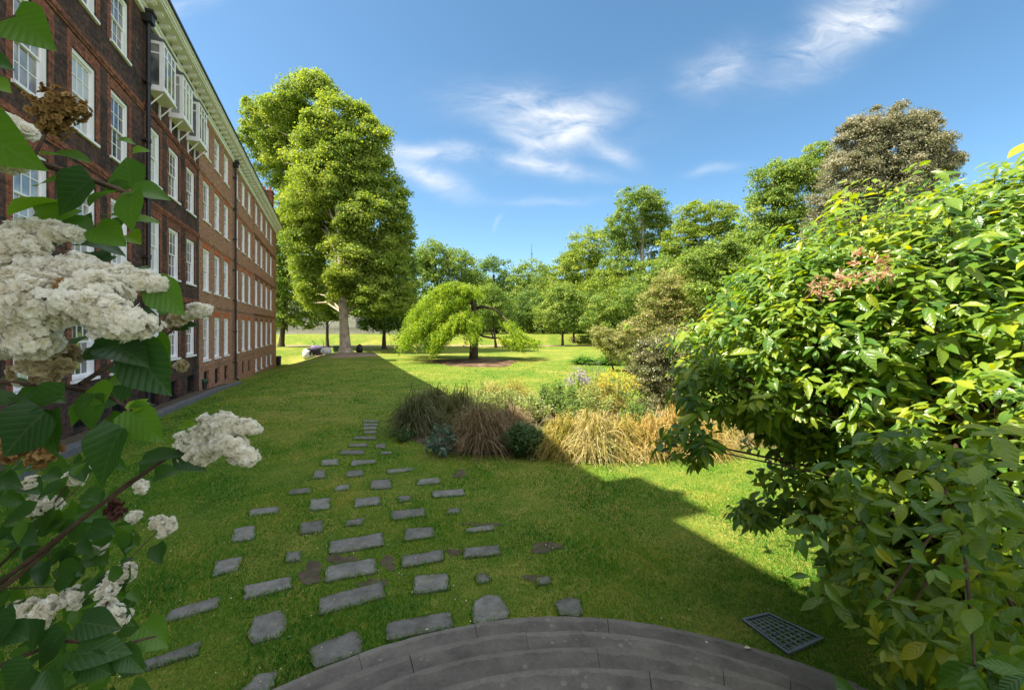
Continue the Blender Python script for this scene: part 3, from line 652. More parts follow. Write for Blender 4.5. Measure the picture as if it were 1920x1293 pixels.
petal(on_step(1407, 1217, 0), .042, 'largest cream petal fallen on the right side of the lowest stone step')
petal(on_step(1322, 1203, 0), .022, 'tiny pale petal on the lowest stone step, left of the larger petal')
petal(on_step(803, 1181, 0), .026, 'small pale petal fallen on the left end of the lowest stone step')

# fallen lilac petals and daisies in the turf
k_ = 420; r_ = np.random.default_rng(8); Yp = r_.uniform(2.6, 9, k_); Xp = r_.uniform(-1, 1, k_)*Yp*1.1; Xp[:260] = -np.abs(Xp[:260])*.9-.3
ok_ = np.hypot(Xp-SC[0], Yp-SC[1]) > SR[0]+.05; Xp, Yp = Xp[ok_], Yp[ok_]; pp_ = np.stack([Xp, Yp, ground(Xp, Yp)+.004], 1)
V_, F_ = scatter(LEAF_LO*np.array([1.3, 1, 1]), LEAF_LO_F, pp_, frames(unit(r_.normal(0, .3, (len(pp_), 3))+np.array([0, 0, 1])), rdir(len(pp_), r_)), r_.uniform(.008, .018, len(pp_)))
tag(bulk('fallen_petals', V_, F_, M['petal'], None, np.full(len(F_), .5)), kind='stuff')

# turf creeping in over the edges of the stones
def creeping(rng):
    B = []; T = []
    for q in STPOLY:
        c = q.mean(0); d = np.hypot(*c)
        if d > 12: continue
        per = np.concatenate([q, q[:1]]); seg = np.hypot(*np.diff(per, axis=0).T); n = int(seg.sum()*420*min(1, 4/d)); cum = np.concatenate([[0], np.cumsum(seg)])
        s = rng.random(n)*cum[-1]; p = np.stack([np.interp(s, cum, per[:, k]) for k in (0, 1)], 1); wob = .5+.5*np.sin(s*11+c[0]*7)*np.sin(s*23+c[1])
        inn = unit(c-p); p = p+inn*(rng.normal(-.006, .007, n)+.009*wob)[:, None]
        if len(p): B.append(p); T.append(inn)
    B = np.concatenate(B); T = np.concatenate(T); ok = np.hypot(B[:, 0]-SC[0], B[:, 1]-SC[1]) > SR[0]+.004; B = B[ok]; T = T[ok]
    m = 260; a = rng.uniform(0, np.pi, m*9); rim = np.stack([SC[0]+(SR[0]+.012+np.abs(rng.normal(0, .012, m*9)))*np.cos(a), SC[1]+(SR[0]+.012+np.abs(rng.normal(0, .012, m*9)))*np.sin(a)], 1); B = np.concatenate([B, rim]); T = np.concatenate([T, unit(SC-rim)])
    n = len(B); h = rng.uniform(.022, .05, n); h[-m*9:] *= 1.9; w = .00075*np.maximum(B[:, 1], 3); b3 = np.stack([B[:, 0], B[:, 1], ground(B[:, 0], B[:, 1])-.03], 1)
    ang = rng.uniform(0, 2*np.pi, n); s3 = np.stack([np.cos(ang), np.sin(ang), np.zeros(n)], 1)*w[:, None]
    dr = unit(T+rng.normal(0, .8, (n, 2)))*(h*rng.uniform(.2, 1.1, n))[:, None]
    top = b3+np.concatenate([dr, h[:, None]], 1); mid = b3+np.concatenate([dr*.35, h[:, None]*.65], 1)
    V = np.stack([b3-s3, b3+s3, mid+s3*.7, top, mid-s3*.7], 1).reshape(-1, 3); k = np.arange(n)*5
    Fa = np.concatenate([np.stack([k, k+1, k+2], 1), np.stack([k, k+2, k+4], 1), np.stack([k+4, k+2, k+3], 1)]); t = np.clip(rng.normal(.5, .25, n), 0, 1)
    tag(bulk('grass', V, Fa, M['grass'], None, np.concatenate([t, t, t])), kind='stuff')
creeping(np.random.default_rng(19))
# ------------------------------------------------------------------ trees
TREEMAT = {}
def tmat(key, cols, trans=.4, tcol=(1.35, 1.4, .5), rough=.55, spec=.2, ns=.25):
    if key not in TREEMAT: TREEMAT[key] = leafmat('leaves_'+key, cols, trans, tcol, rough, spec, ns)
    return TREEMAT[key]
def crown_points(ells, d, n_per_px, clump, rng, flat=.6, shell=.55, hollow=0.):
    """ells: (px, py, rx, ry[, dz]) lobes of the crown at distance d -> leaf positions, outward normals, clump centres"""
    pos = []; nrm = []; cen = []; tints = []
    for e in ells:
        cx, cy, rx, ry = e[:4]; dz = e[4] if len(e) > 4 else 0.
        dd = d+dz; c = P(cx, cy, dd); R = np.array([rx/F*dd, (rx*.6+ry*.4)/F*dd, ry/F*dd])
        N = int(rx*ry*n_per_px*math.pi*2.8); cl = max(.22, .72*clump*min(1.25, (min(rx, ry)/45.)**.5)); nc = max(10, int(3.4*(R[0]*R[2])/(cl*cl)))
        u = rdir(nc, rng); u[:, 1] = u[:, 1]*.8-.25; u = unit(u)
        rad = shell+(1-shell)*rng.random(nc)**.6
        cc = c+u*R*rad[:, None]*.97
        cr_ = cl*rng.uniform(.6, 1.25, nc); ct = rng.normal(0, .13, nc)
        k = rng.integers(0, nc, N)
        q = rdir(N, rng); q[:, 2] = np.where(q[:, 2] < -.15, -q[:, 2]*.6, q[:, 2])
        rr = cr_[k]*(.25+.9*rng.random(N)**.6)
        p = cc[k]+q*rr[:, None]*np.array([1, 1, flat])
        fr = rng.random(N) < .16; uu = rdir(N, rng); p = np.where(fr[:, None], c+uu*R*(.5+.5*rng.random(N)**.5)[:, None]*(1+.12*np.sin(uu[:, :1]*9+cx)*np.cos(uu[:, 2:]*8)), p)
        pos.append(p); nrm.append(unit(q*.5+u[k]*.4+np.array([0, 0, .25])+rng.normal(0, .75, (N, 3)))); cen.append(cc); tints.append(ct[k])
    return np.concatenate(pos), np.concatenate(nrm), np.concatenate(cen), np.concatenate(tints)
def tree(name, label, base_px, d, ells, mat, leaf=.30, n_per_px=.5, clump=1.3, trunk=(.3, .12), top_px=None, bark='bark', cat='tree', group=None, seed=1, limbs=14, flat=.9, extra_limbs=(), shell=.25, limb_r=.3):
    rng = np.random.default_rng(seed)
    bx = (base_px[0]-HX)/F*d; base = np.array([bx, d, gz(bx, d)-.05])
    root = empty(name, base, label, cat, group)
    pos, nrm, cen, ct = crown_points(ells, d, n_per_px, clump, rng, flat, shell)
    tip = unit(np.cross(nrm, rdir(len(pos), rng))+np.array([0, 0, -.45])); R = frames(nrm, tip)
    s = leaf*.66*rng.uniform(.6, 1.4, len(pos))
    V, Fa = scatter(LEAF_LO, LEAF_LO_F, pos, R, s)
    t = np.clip(.45+ct+rng.normal(0, .21, len(pos)), 0, 1)
    keep(bulk('crown', V, Fa, mat, None, t), root)
    mb = MB(); top = P(top_px[0], top_px[1], d) if top_px else P(ells[0][0], ells[0][1], d)
    k = 7; pts = []; rad = []
    for i in range(k):
        f = i/(k-1); p = base+(top-base)*f; p[:2] += rng.normal(size=2)*.12*trunk[0]*5*f*(1-f)
        pts.append(p); rad.append(trunk[0]*(1-f)+trunk[1]*f)
    pts = [base-np.array([0, 0, .3]), base+(top-base)*.012]+[base+(top-base)*.04]+pts[1:]; rad = [trunk[0]*1.9, trunk[0]*1.55, trunk[0]*1.2]+rad[1:]
    mb.tube(pts, rad, 10)
    for p in cen[rng.permutation(len(cen))[:limbs]]:
        hgt = np.clip((p[2]-base[2])/(top[2]-base[2])*.62, .22, .92); o = base+(top-base)*hgt
        m = o+(p-o)*.5+np.array([0, 0, .1*np.linalg.norm(p-o)]); r0 = (trunk[0]*(1-hgt)+trunk[1]*hgt)*limb_r
        mb.tube([o, m, p], [r0, r0*.6, r0*.22], 6, False)
    for a in extra_limbs:
        q = [P(x, y, d+z) for x, y, z in a[0]]; mb.tube(q, np.linspace(a[1], a[2], len(q)), 8)
    keep(mb.build('trunk', M[bark], None, True), root)
    return root
plane_m = tmat('plane', [(0.101, 0.175, 0.030), (0.195, 0.290, 0.043), (0.303, 0.368, 0.063), (0.421, 0.473, 0.122)], .42, (1.45, 1.4, .45))
mid_m = tmat('mid', [(0.085, 0.158, 0.034), (0.156, 0.255, 0.050), (0.262, 0.337, 0.074), (0.399, 0.427, 0.114)], .38)
dark_m = tmat('dark', [(0.064, 0.126, 0.034), (0.108, 0.200, 0.046), (0.178, 0.266, 0.063), (0.271, 0.346, 0.101)], .35)
lime_m = tmat('lime', [(0.155, 0.273, 0.052), (0.285, 0.431, 0.077), (0.440, 0.565, 0.102), (0.551, 0.680, 0.218)], .45, (1.4, 1.4, .4))
grey_m = tmat('grey', [(0.103, 0.116, 0.073), (0.193, 0.197, 0.120), (0.297, 0.278, 0.185), (0.438, 0.393, 0.305)], .3, (1.3, 1.2, .7))
pink_m = tmat('pink', [(.15, .20, .05), (.27, .31, .09), (.38, .36, .16), (.52, .42, .28)], .42, (1.3, 1.25, .7))
teal_m = tmat('teal', [(0.070, 0.086, 0.036), (0.130, 0.148, 0.064), (0.220, 0.217, 0.100), (0.380, 0.330, 0.180)], .25, (1.3, 1.3, .6), .35, .45)
tree('plane_tree', 'giant plane tree with pale mottled trunk at the far end of the brick terrace', (648, 660), 48.,
     [(575,178,58,38,3), (545,220,48,40,5), (500,215,42,36,7), (640,222,50,42), (692,268,46,40), (474,265,30,34,10), (560,285,70,52,9), (705,335,46,44,1), (625,340,74,56,0), (515,320,34,40,11), (742,395,30,46), (545,410,40,46,11), (690,415,56,48,-1), (655,285,56,44,0), (600,420,44,36,5),
      (735,485,34,58), (668,490,48,48,-1), (705,555,46,46,-1), (632,530,28,30,-1), (585,520,34,50,8), (650,400,40,60,5), (520,270,36,30,8), (610,250,50,36,0), (755,440,22,30), (755,560,22,40), (600,170,30,24,2), (610,365,64,56,3), (650,465,46,46,3), (565,345,40,48,10), (700,480,40,60,3), (640,300,50,44,2), (600,300,60,50,2), (572,385,46,50,6), (580,470,42,56,6), (590,545,36,36,5), (680,370,54,50,1), (655,560,40,34,3), (560,235,46,40,8)],
     plane_m, .37, .60, 1.4, (.52, .30), (632, 330), 'plane_bark', seed=4, limbs=20, limb_r=.3,
     extra_limbs=[(((645,520,0),(662,470,.5),(690,420,2)), .2, .06), (((634,420,0),(650,350,-.5),(640,270,-1)), .22, .06)])
tree('lime_tree', 'dark shaded tree close behind the far corner of the brick terrace', (527, 640), 63, [(548,520,44,70), (560,440,42,52), (530,580,30,34), (590,560,40,40), (530,470,30,60), (575,600,40,16)], mid_m, .42, .5, 1.4, (.35, .15), (545, 480), seed=5)
tree('small_tree', 'slim dark trunked tree left of the giant plane trunk', (614, 651), 59, [(610,560,40,44), (590,520,40,40), (630,580,22,24)], mid_m, .38, .5, 1.2, (.22, .1), (612, 540), seed=6)
tree('ash_tree', 'dense deep green tree with a thin dark trunk right of the giant plane trunk', (720, 651), 57, [(722,540,44,62), (750,560,32,56), (690,575,30,40), (735,600,40,28), (765,510,22,50), (700,610,30,14)], dark_m, .38, .5, 1.3, (.25, .1), (722, 520), seed=7)
BT = 'trees along the far side of the garden'
tree('broad_tree', 'broad dark green tree rising behind the left half of the weeping cedar', (830, 640), 82, [(815,485,48,34), (862,500,40,34), (790,520,36,50), (845,555,60,50), (895,545,36,40), (800,590,50,30)], mid_m, .5, .42, 1.7, (.4, .2), None, group=BT, seed=8)
tree('broad_tree', 'low rounded tree straight above the right shoulder of the weeping cedar', (930, 640), 92, [(925,515,42,36), (905,560,40,40), (950,570,45,45), (900,600,50,26)], dark_m, .52, .42, 1.7, (.35, .2), None, group=BT, seed=9)
tree('broad_tree', 'rounded tree directly under the thin mast on the skyline', (995, 640), 88, [(990,520,44,36), (1000,565,50,40), (970,600,50,30), (1025,545,26,40)], mid_m, .5, .42, 1.6, (.35, .2), None, group=BT, seed=10)
tree('broad_tree', 'light green tree stepping up to the right of the mast', (1060, 640), 80, [(1062,515,36,38), (1050,560,45,45), (1030,600,50,30), (1075,485,26,28)], plane_m, .48, .42, 1.5, (.35, .2), None, group=BT, seed=11)
tree('poplar_tree', 'yellow green tree with airy rounded top left of the tallest far tree', (1108, 640), 86, [(1105,460,40,38), (1092,500,40,40), (1130,520,40,50), (1100,560,50,40), (1110,600,60,30)], plane_m, .48, .40, 1.5, (.4, .2), None, group=BT, seed=12)
tree('poplar_tree', 'tallest far tree on the skyline, standing just left of the twin topped tree', (1203, 640), 74, [(1195,385,44,38), (1225,400,32,40), (1165,430,32,40), (1180,455,36,40,2), (1232,450,34,50,2), (1160,500,40,40), (1205,540,60,40), (1200,590,60,40)], mid_m, .44, .46, 1.4, (.5, .22), (1206, 380), 'plane_bark', group=BT, seed=13, limbs=12)
tree('poplar_tree', 'wide twin topped tree between the tallest far tree and the grey tree', (1320, 640), 70, [(1300,415,42,36), (1350,410,34,34), (1280,455,46,40), (1345,455,38,34), (1310,500,60,34), (1260,505,36,40), (1290,560,70,50)], plane_m, .42, .46, 1.4, (.45, .2), None, group=BT, seed=14)
tree('chestnut_tree', 'dense green tree leaning against the left flank of the grey brown tree', (1470, 640), 58, [(1448,345,46,40), (1490,330,40,34), (1450,400,56,48), (1420,450,50,40), (1480,430,50,50), (1535,290,28,22), (1520,330,40,40), (1410,490,50,36), (1470,520,70,50)], mid_m, .38, .5, 1.3, (.5, .25), None, group=BT, seed=15)
tree('holm_oak', 'tall grey brown tree towering over the bright bush on the right', (1640, 640), 46, [(1660,240,70,36), (1725,245,36,36), (1610,270,50,44), (1680,290,82,56), (1590,330,56,50), (1650,350,90,56), (1735,320,46,46), (1570,390,50,40), (1640,430,90,60), (1770,310,26,22), (1540,430,36,40), (1700,420,80,60)], grey_m, .28, .8, 1.0, (.7, .35), (1655, 300), 'pale_branch', group=BT, seed=16, limbs=40)
tree('small_tree', 'neat young tree with a straight trunk on the lawn edge right of the cedar', (1055, 644), 66, [(1040,585,44,30), (1070,575,44,36), (1055,605,60,18), (1050,550,34,24)], mid_m, .34, .55, 1.1, (.2, .09), (1055, 570), seed=17)
tree('small_tree', 'second young tree just right of the neat lawn edge tree', (1075, 641), 71, [(1100,590,44,30), (1120,570,36,30), (1090,610,40,14)], dark_m, .36, .55, 1.1, (.2, .09), (1080, 580), seed=18)
tree('small_tree', 'round green tree peeping over the bare right arm of the cedar', (930, 640), 60, [(920,560,34,30), (940,585,32,34), (905,590,30,34)], mid_m, .32, .55, 1.0, (.16, .08), None, seed=19)
tree('small_tree', 'bushy mid green tree filling the gap left of the pinkish shrubs', (1150, 645), 62, [(1150,575,50,36), (1125,605,44,22), (1190,580,40,50), (1165,615,50,18)], mid_m, .34, .55, 1.1, (.2, .09), None, seed=20)
tree('shrub', 'tall green shrub with pinkish seed sprays above the dark glossy shrub', (1290, 690), 27, [(1262,540,44,36), (1300,520,44,34), (1230,575,40,36), (1290,575,56,44), (1340,560,50,50), (1250,620,50,40)], pink_m, .17, .5, .55, (.12, .06), None, cat='shrub', seed=21)
tree('shrub', 'fresh green tree shrub rising between the pinkish shrubs and the bright bush', (1370, 690), 24, [(1310,495,44,30), (1350,480,44,34), (1390,500,50,40), (1330,540,50,36)], mid_m, .17, .5, .55, (.12, .06), None, cat='shrub', seed=22)
tree('shrub', 'low pinkish yellow shrub at the left edge of the shrubbery', (1150, 690), 27, [(1140,640,34,24), (1165,665,36,22), (1185,625,34,30), (1125,625,20,18)], pink_m, .14, .6, .4, (.06, .03), None, cat='shrub', seed=23)
tree('shrub', 'dark grey green glossy shrub standing at the back of the flower bed', (1235, 790), 13.5, [(1225,660,40,34), (1265,650,40,36), (1215,705,36,44), (1265,715,46,54), (1230,760,40,40), (1290,690,36,50)], teal_m, .075, .75, .22, (.05, .02), None, cat='shrub', seed=24)
for i_, (lab, px_, ells_, d_, m_) in enumerate([
    ('bushy understorey tree right behind the top of the weeping cedar', 868, [(860,560,44,30), (885,590,44,30)], 76, mid_m),
    ('low understorey tree behind the leafy right end of the cedar', 975, [(965,590,50,28), (1000,575,44,34)], 78, dark_m),
    ('understorey tree filling the dip below the mast', 1018, [(1010,545,44,34), (1030,585,44,30)], 84, mid_m),
    ('understorey tree at the foot of the yellow green poplar', 1140, [(1135,540,48,36), (1110,560,44,40), (1150,580,50,36)], 72, plane_m),
    ('understorey tree at the foot of the tallest far tree', 1235, [(1230,520,50,38), (1200,560,50,40), (1250,560,50,44)], 66, mid_m),
    ('understorey tree below the wide twin topped tree', 1330, [(1320,500,54,34), (1290,530,50,36), (1370,500,50,36), (1350,545,60,40)], 60, plane_m),
    ('understorey tree below the dense green tree by the grey tree', 1410, [(1400,465,40,34), (1430,510,60,40)], 54, mid_m)]):
    tree('understorey_tree', lab, (px_, 640), d_, ells_, m_, .42, .45, 1.4, (.2, .1), None, seed=70+i_, group='understorey trees along the far side')
# backdrop trees that close the far side of the garden
for i, (x, yt, d) in enumerate([(745, 560, 104), (880, 555, 108), (960, 560, 108), (1035, 570, 106), (1110, 560, 104), (1190, 550, 100), (1270, 540, 98), (1360, 530, 96), (500, 560, 100), (590, 560, 104), (670, 575, 106), (1440, 520, 92), (1530, 500, 90), (1620, 500, 88), (1710, 490, 86), (1800, 480, 84), (1890, 470, 82), (1975, 460, 80)]):
    lab = ['dark tree far behind the left tip of the cedar', 'far tree seen just left of the cedar top', 'far dim tree between the cedar and the mast', 'far dim tree low behind the neat young lawn tree', 'far tree behind the yellow green poplar', 'far tree behind the foot of the tallest far tree', 'far tree behind the low pinkish shrubs', 'far tree behind the fresh green tree shrub', 'far tree hidden behind the corner of the terrace', 'far tree glimpsed left of the giant plane trunk', 'far tree glimpsed right of the giant plane trunk', 'far tree behind the dense green tree beside the grey tree', 'far tree behind the left foot of the grey brown tree', 'far tree behind the trunk of the grey brown tree', 'far tree right of the grey brown tree behind the bright bush', 'far tree hidden behind the highest part of the bright bush', 'far tree behind the bright bush near the right edge', 'far tree outermost on the right behind the bright bush'][i]
    tree('far_tree', lab, (x, 630), d, [(x, yt-6, 50, 34), (x-24, yt+32, 56, 30), (x+26, yt+28, 56, 34), (x, yt+55, 66, 30), (x, (yt+90+630)/2, 60, (630-yt-60)/2+10)], dark_m, .62, .34, 2.0, (.35, .2), None, seed=40+i, group='far background trees', limbs=5)
# ------------------------------------------------------------------ weeping cedar
def cedar():
    rng = np.random.default_rng(77); d = 38.
    base = P(888, 672, d); base[2] = gz(base[0], d)-.05
    root = empty('weeping_cedar', base, 'weeping cedar with bright yellow green drooping sprays and a bare right arm', 'tree')
    mb = MB()
    mb.tube([base-np.array([0, 0, .3]), base+np.array([0, 0, .1]), P(889,640,d), P(892,600,d), P(888,565,d), P(878,545,d), P(872,538,d)], [.55, .42, .33, .30, .27, .2, .12], 10)
    arms = []      # arched boughs: px polylines with depth
    def bough(pts, r0, r1, fol=1., ln=(.5, 1.2)):
        q = [P(x, y, d+z) for x, y, z in pts]; mb.tube(q, np.linspace(r0, r1, len(q)), 7); arms.append((q, fol, ln))
    for z in (-2.6, -1.3, 0.6, 2.0):
        j = z*2
        bough([(884,545,0), (858,532,z*.5), (830,540+j*.3,z), (800,565,z*1.1), (775,598,z*1.2)], .16, .04, 1.1, (.35, .9))
        bough([(890,600,0), (868,586,z*.7), (835,592,z*1.2), (795,606,z*1.5), (765,630,z*1.6)], .15, .04, 1.25, (.5, 1.5))
    for z in (-4.2, -3.2, -2.0):
        bough([(888,590,0), (880,585,z*.5), (862,592,z*.9), (840,610,z*1.1), (818,640,z*1.2)], .14, .03, 1.3, (.5, 1.5))
        bough([(890,596,0), (888,592,z*.5), (884,604,z*.9), (888,630,z)], .12, .03, .95, (.4, 1.0))
    for z in (-3.6, -1.5, 1.):
        bough([(884,570,0), (862,560,z*.6), (828,570,z), (800,592,z*1.2), (782,612,z*1.3)], .12, .03, 1.1, (.4, 1.1))
        bough([(889,615,0), (860,606,z*.7), (825,622,z*1.1), (795,640,z*1.3)], .1, .03, 1.0, (.3, .8))
    for z in (-2.2, -.8):
        bough([(886,560,0), (876,540,z*.5), (850,538,z), (835,550,z*1.2)], .14, .04, 1.2, (.3, .7))
        bough([(886,560,0), (884,536,z*.4), (890,545,z*.6), (893,556,z*.8)], .1, .03, 1.0, (.2, .5))
    bough([(770,600,-1), (757,618,-1.2), (742,637,-1.2)], .07, .03, 1.0, (.2, .5))
    # right arm: bare at first, leafy at the end
    mb.tube([P(890,580,d), P(903,574,d-.3), P(925,578,d-.6), P(943,592,d-.8)], [.14, .12, .1, .07], 7)
    for z in (-1.8, -.8, .6): bough([(943,592,z*.6-.3), (956,608,z), (968,625,z*1.2), (985,634,z*1.3), (1006,640,z*1.3)], .07, .02, .9, (.25, .7))
    mb.tube([P(892,620,d), P(905,630,d-.6), P(925,634,d-1), P(940,632,d-1.2)], [.12, .1, .08, .05], 7); mb.tube([P(925,634,d-1), P(920,618,d-1.2), P(912,610,d-1)], [.07, .05, .03], 6)
    for z in (-2., -1.2, -.3): bough([(935,633,z*.8), (945,632,z), (960,636,z*1.2), (975,642,z*1.2)], .06, .02, 1.3, (.25, .9))
    mb.tube([P(889,640,d), P(878,600,d-.8), P(882,615,d-1.5)], [.08, .06, .03], 6); mb.tube([P(886,600,d), P(893,618,d-1.2), P(884,640,d-2)], [.07, .05, .02], 6)
    keep(mb.build('trunk', M['bark'], None, True), root)
    pos = []; nr = []; tp = []; tt = []
    for q, fol, ln in arms:
        q = np.array(q); seg = np.linalg.norm(np.diff(q, axis=0), axis=1); L = seg.sum(); n = int(L*34*fol)
        cum = np.concatenate([[0], np.cumsum(seg)])/L
        f = rng.uniform(.16, 1.0, n); p = np.stack([np.interp(f, cum, q[:, k]) for k in range(3)], 1)
        p += rng.normal(0, 1, (n, 3))*np.array([.28, .75, .10])
        out = unit(q[-1]-q[0])
        for pp in p:
            ll = rng.uniform(*ln); m = int(ll*30); t = np.linspace(0, 1, m)
            dirr = np.array([out[0]*.45, rng.normal()*.3, 0])*ll
            s = pp+t[:, None]*dirr+np.stack([np.zeros(m), np.zeros(m), -ll*t**1.4+.06*ll*np.sin(3*t)], 1)+rng.normal(0, .055, (m, 3))
            tt.append(np.full(m, rng.normal(.5, .22))); pos.append(s); nr.append(unit(rng.normal(0, .7, (m, 3))+np.array([0, -.3, .7]))); tp.append(unit(rng.normal(0, .5, (m, 3))+np.array([out[0]*.5, 0, -.8])))
    pos = np.concatenate(pos); nr = np.concatenate(nr); tp = np.concatenate(tp)
    V, Fa = scatter(LEAF_LO*np.array([.75, 1, 1]), LEAF_LO_F, pos, frames(nr, tp), rng.uniform(.09, .19, len(pos)))
    cm = leafmat('leaves_cedar', [(.07, .145, .016), (.18, .295, .02), (.30, .41, .026), (.42, .50, .06)], .4, (1.3, 1.3, .3), .6, .15, .5)
    keep(bulk('crown', V, Fa, cm, None, np.clip(np.concatenate(tt)+rng.normal(0, .12, len(pos)), 0, 1)), root)
cedar()
# ------------------------------------------------------------------ things beyond the lawn
# stone house and low wall on the raised walk
M['pale_stone'] = solid('pale_stone', [(.30, .28, .26), (.42, .40, .37)], 1.2, .85, .2, .2)
hx0 = (540-HX)/F*84; hx1 = (745-HX)/F*84
hs = empty('stone_house', ((hx0+hx1)/2, 88, 1.4), 'grey stone house half hidden in shade behind the giant plane tree', 'building')
hw = MB(); L = (hx1-hx0)/2; ops = []
for i in range(7):
    u = -L+L*2*(i+.5)/7; ops.append((u-.6, u+.6, 1.0, 3.0)); ops.append((u-.6, u+.6, 4.6, 6.4))
wall_with_openings(hw, -L, L, -.5, 8, ops, .25, -4)
hw.add([(-L, -4, -.5), (-L, 4, -.5), (-L, 4, 8), (-L, -4, 8), (L, -4, -.5), (L, 4, -.5), (L, 4, 8), (L, -4, 8)], [(0, 3, 2, 1), (4, 5, 6, 7), (1, 2, 6, 5)])
hw.build('wall', M['pale_stone'], hs)
for i, o in enumerate(ops):
    f = MB(); f.box((o[0], -3.9, o[2]), (o[0]+.1, -3.82, o[3])); f.box((o[1]-.1, -3.9, o[2]), (o[1], -3.82, o[3])); f.box((o[0]+.1, -3.9, o[3]-.1), (o[1]-.1, -3.82, o[3])); f.box((o[0]+.1, -3.9, (o[2]+o[3])/2-.04), (o[1]-.1, -3.82, (o[2]+o[3])/2+.04))
    f = f.build('window', M['white_paint'], hs); g = MB(); g.box((o[0]+.1, -3.84, o[2]), (o[1]-.1, -3.80, o[3]-.1)); g.build('pane', M['glass'], f)
r = MB(); r.add([(-L-.3, -4.4, 8), (L+.3, -4.4, 8), (L+.3, 4.4, 8), (-L-.3, 4.4, 8), (-L+2, 0, 11), (L-2, 0, 11)], [(0, 1, 5, 4), (1, 2, 5), (2, 3, 4, 5), (3, 0, 4), (3, 2, 1, 0)]); r.build('roof', M['slate'], hs)
rl = empty('railing', ((630-HX)/F*76.5, 76.5, 1.4), 'dark iron railing on a stone plinth along the top of the grass bank', 'railing')
pl = MB(); pl.box((-18, -.15, -.2), (13, .15, .35)); pl.build('plinth', M['pale_stone'], rl)
bars = MB(); bars.box((-18, -.03, .78), (13, .03, .83)); bars.box((-18, -.025, 1.1), (13, .025, 1.14))
for i in range(140): bars.box((-18+31*i/140, -.014, .35), (-18+31*i/140+.028, .014, 1.2))
bars.build('bars', M['black_iron'], rl)
mm = MB(); mp_ = P(997, 470, 300); mm.tube([(0, 0, 0), (0, 0, mp_[2]-2)], [.5, .3], 6); mm.tube([(0, 0, mp_[2]-2), (0, 0, P(997, 456, 300)[2])], [.3, .12], 6)
for z in np.linspace(8, mp_[2]-2, 7): mm.tube([(0, 0, z), (0, 0, z+.4)], .62, 6)
mo = mm.build('radio_mast', M['lead']); mo.location = (mp_[0], 300, -.5); tag(mo, 'thin grey mast rising above the far trees into the sky', 'mast')
bh = empty('brick_house', (P(1047, 560, 112)[0], 112, 1.4), 'orange brick house glimpsed in a gap between the far trees', 'building')
b = MB(); b.box((-2.6, -3, -1), (2.6, 3, 10)); b.build('wall', M['orange_brick'], bh)
b = MB(); b.add([(-2.9, -3.3, 10.003), (2.9, -3.3, 10.003), (2.9, 3.3, 10.003), (-2.9, 3.3, 10.003), (0, -3.3, 12.4), (0, 3.3, 12.4)], [(0, 1, 4), (1, 2, 5, 4), (2, 3, 5), (3, 0, 4, 5), (3, 2, 1, 0)]); b.build('roof', M['terracotta'], bh)
# ------------------------------------------------------------------ gardeners' gear under the plane tree
M['white_bag'] = solid('white_bag', [(.62, .62, .62), (.80, .80, .79)], 6, .6, .2, .4, 12)
M['dark_bag'] = solid('dark_bag', [(.012, .012, .015), (.03, .03, .034)], 8, .35, .4, .5, 14)
M['purple'] = solid('purple', [(.10, .08, .17), (.17, .14, .26)], 5, .6, .2)
M['green_bin'] = solid('green_bin', [(.015, .05, .03), (.03, .08, .05)], 5, .5, .3)
def sack(name, c, r, h, m, label, seed):
    rg = np.random.default_rng(seed); n = 16; vs = []; prof = [(.72, 0), (1., .12), (1.05, .4), (.95, .7), (.7, .92), (.2, 1.0)]
    ph = rg.uniform(0, 6, 3)
    for q, z in prof:
        for j in range(n):
            a = 2*math.pi*j/n; k = 1+.10*math.sin(3*a+ph[0]+z*3)+.06*math.sin(5*a+ph[1]-z*4)
            vs.append((r[0]*q*k*math.cos(a), r[1]*q*k*math.sin(a), h*z*(1+.08*math.sin(2*a+ph[2]))))
    mb = MB(); mb.add(vs, [(i*n+j, i*n+(j+1) % n, (i+1)*n+(j+1) % n, (i+1)*n+j) for i in range(5) for j in range(n)]+[tuple(range(n-1, -1, -1)), tuple(5*n+j for j in range(n))])
    o = mb.build(name, m, None, True); o.location = c; tag(o, label, 'bag'); return o
def at(px, d):
    x = (px-HX)/F*d; return np.array([x, d, gz(x, d)-.01])
sack('rubble_sack', at(612, 47.5), (.55, .45), .72, M['white_bag'], 'slumped white sack on the grass left of the giant plane trunk', 1)
sack('rubbish_bag', at(674, 48.5), (.36, .34), .85, M['dark_bag'], 'black rubbish bag standing right of the giant plane trunk', 2)
tr = empty('garden_trailer', at(592, 49), 'small dark garden trailer piled with purple cloth and upright handles', 'trailer')
b = MB(); b.box((-.9, -.5, .38), (.9, .5, .45)); b.box((-.9, -.5, .453), (-.84, .5, .85)); b.box((.84, -.5, .453), (.9, .5, .85)); b.box((-.837, -.5, .453), (.837, -.45, .85)); b.box((-.837, .45, .453), (.837, .5, .85)); b.build('box', M['black_iron'], tr)
for sx in (-.55, .55):
    for sy in (-.58, .58):
        b = MB(); vs = [(0.30*math.cos(a), y, .30+.30*math.sin(a)) for y in (-.06, .06) for a in np.linspace(0, 2*math.pi, 14, False)]
        b.add(vs, [(j, (j+1) % 14, 14+(j+1) % 14, 14+j) for j in range(14)]+[tuple(range(13, -1, -1)), tuple(range(14, 28))]); o = b.build('wheel', M['dark_bag'], tr); o.location = (sx, sy, 0)
for sx in (-.35, .75):
    b = MB(); b.tube([(sx, .2, .5), (sx+.1, .2, 1.5), (sx-.15, .2, 1.7)], .035, 6); b.build('handle', M['black_iron'], tr)
cl = sack('tarpaulin', at(594, 48.9)+np.array([0, 0, .55]), (.8, .42), .62, M['purple'], 'purple tarpaulin heaped on the garden trailer', 3); cl['category'] = 'tarpaulin'
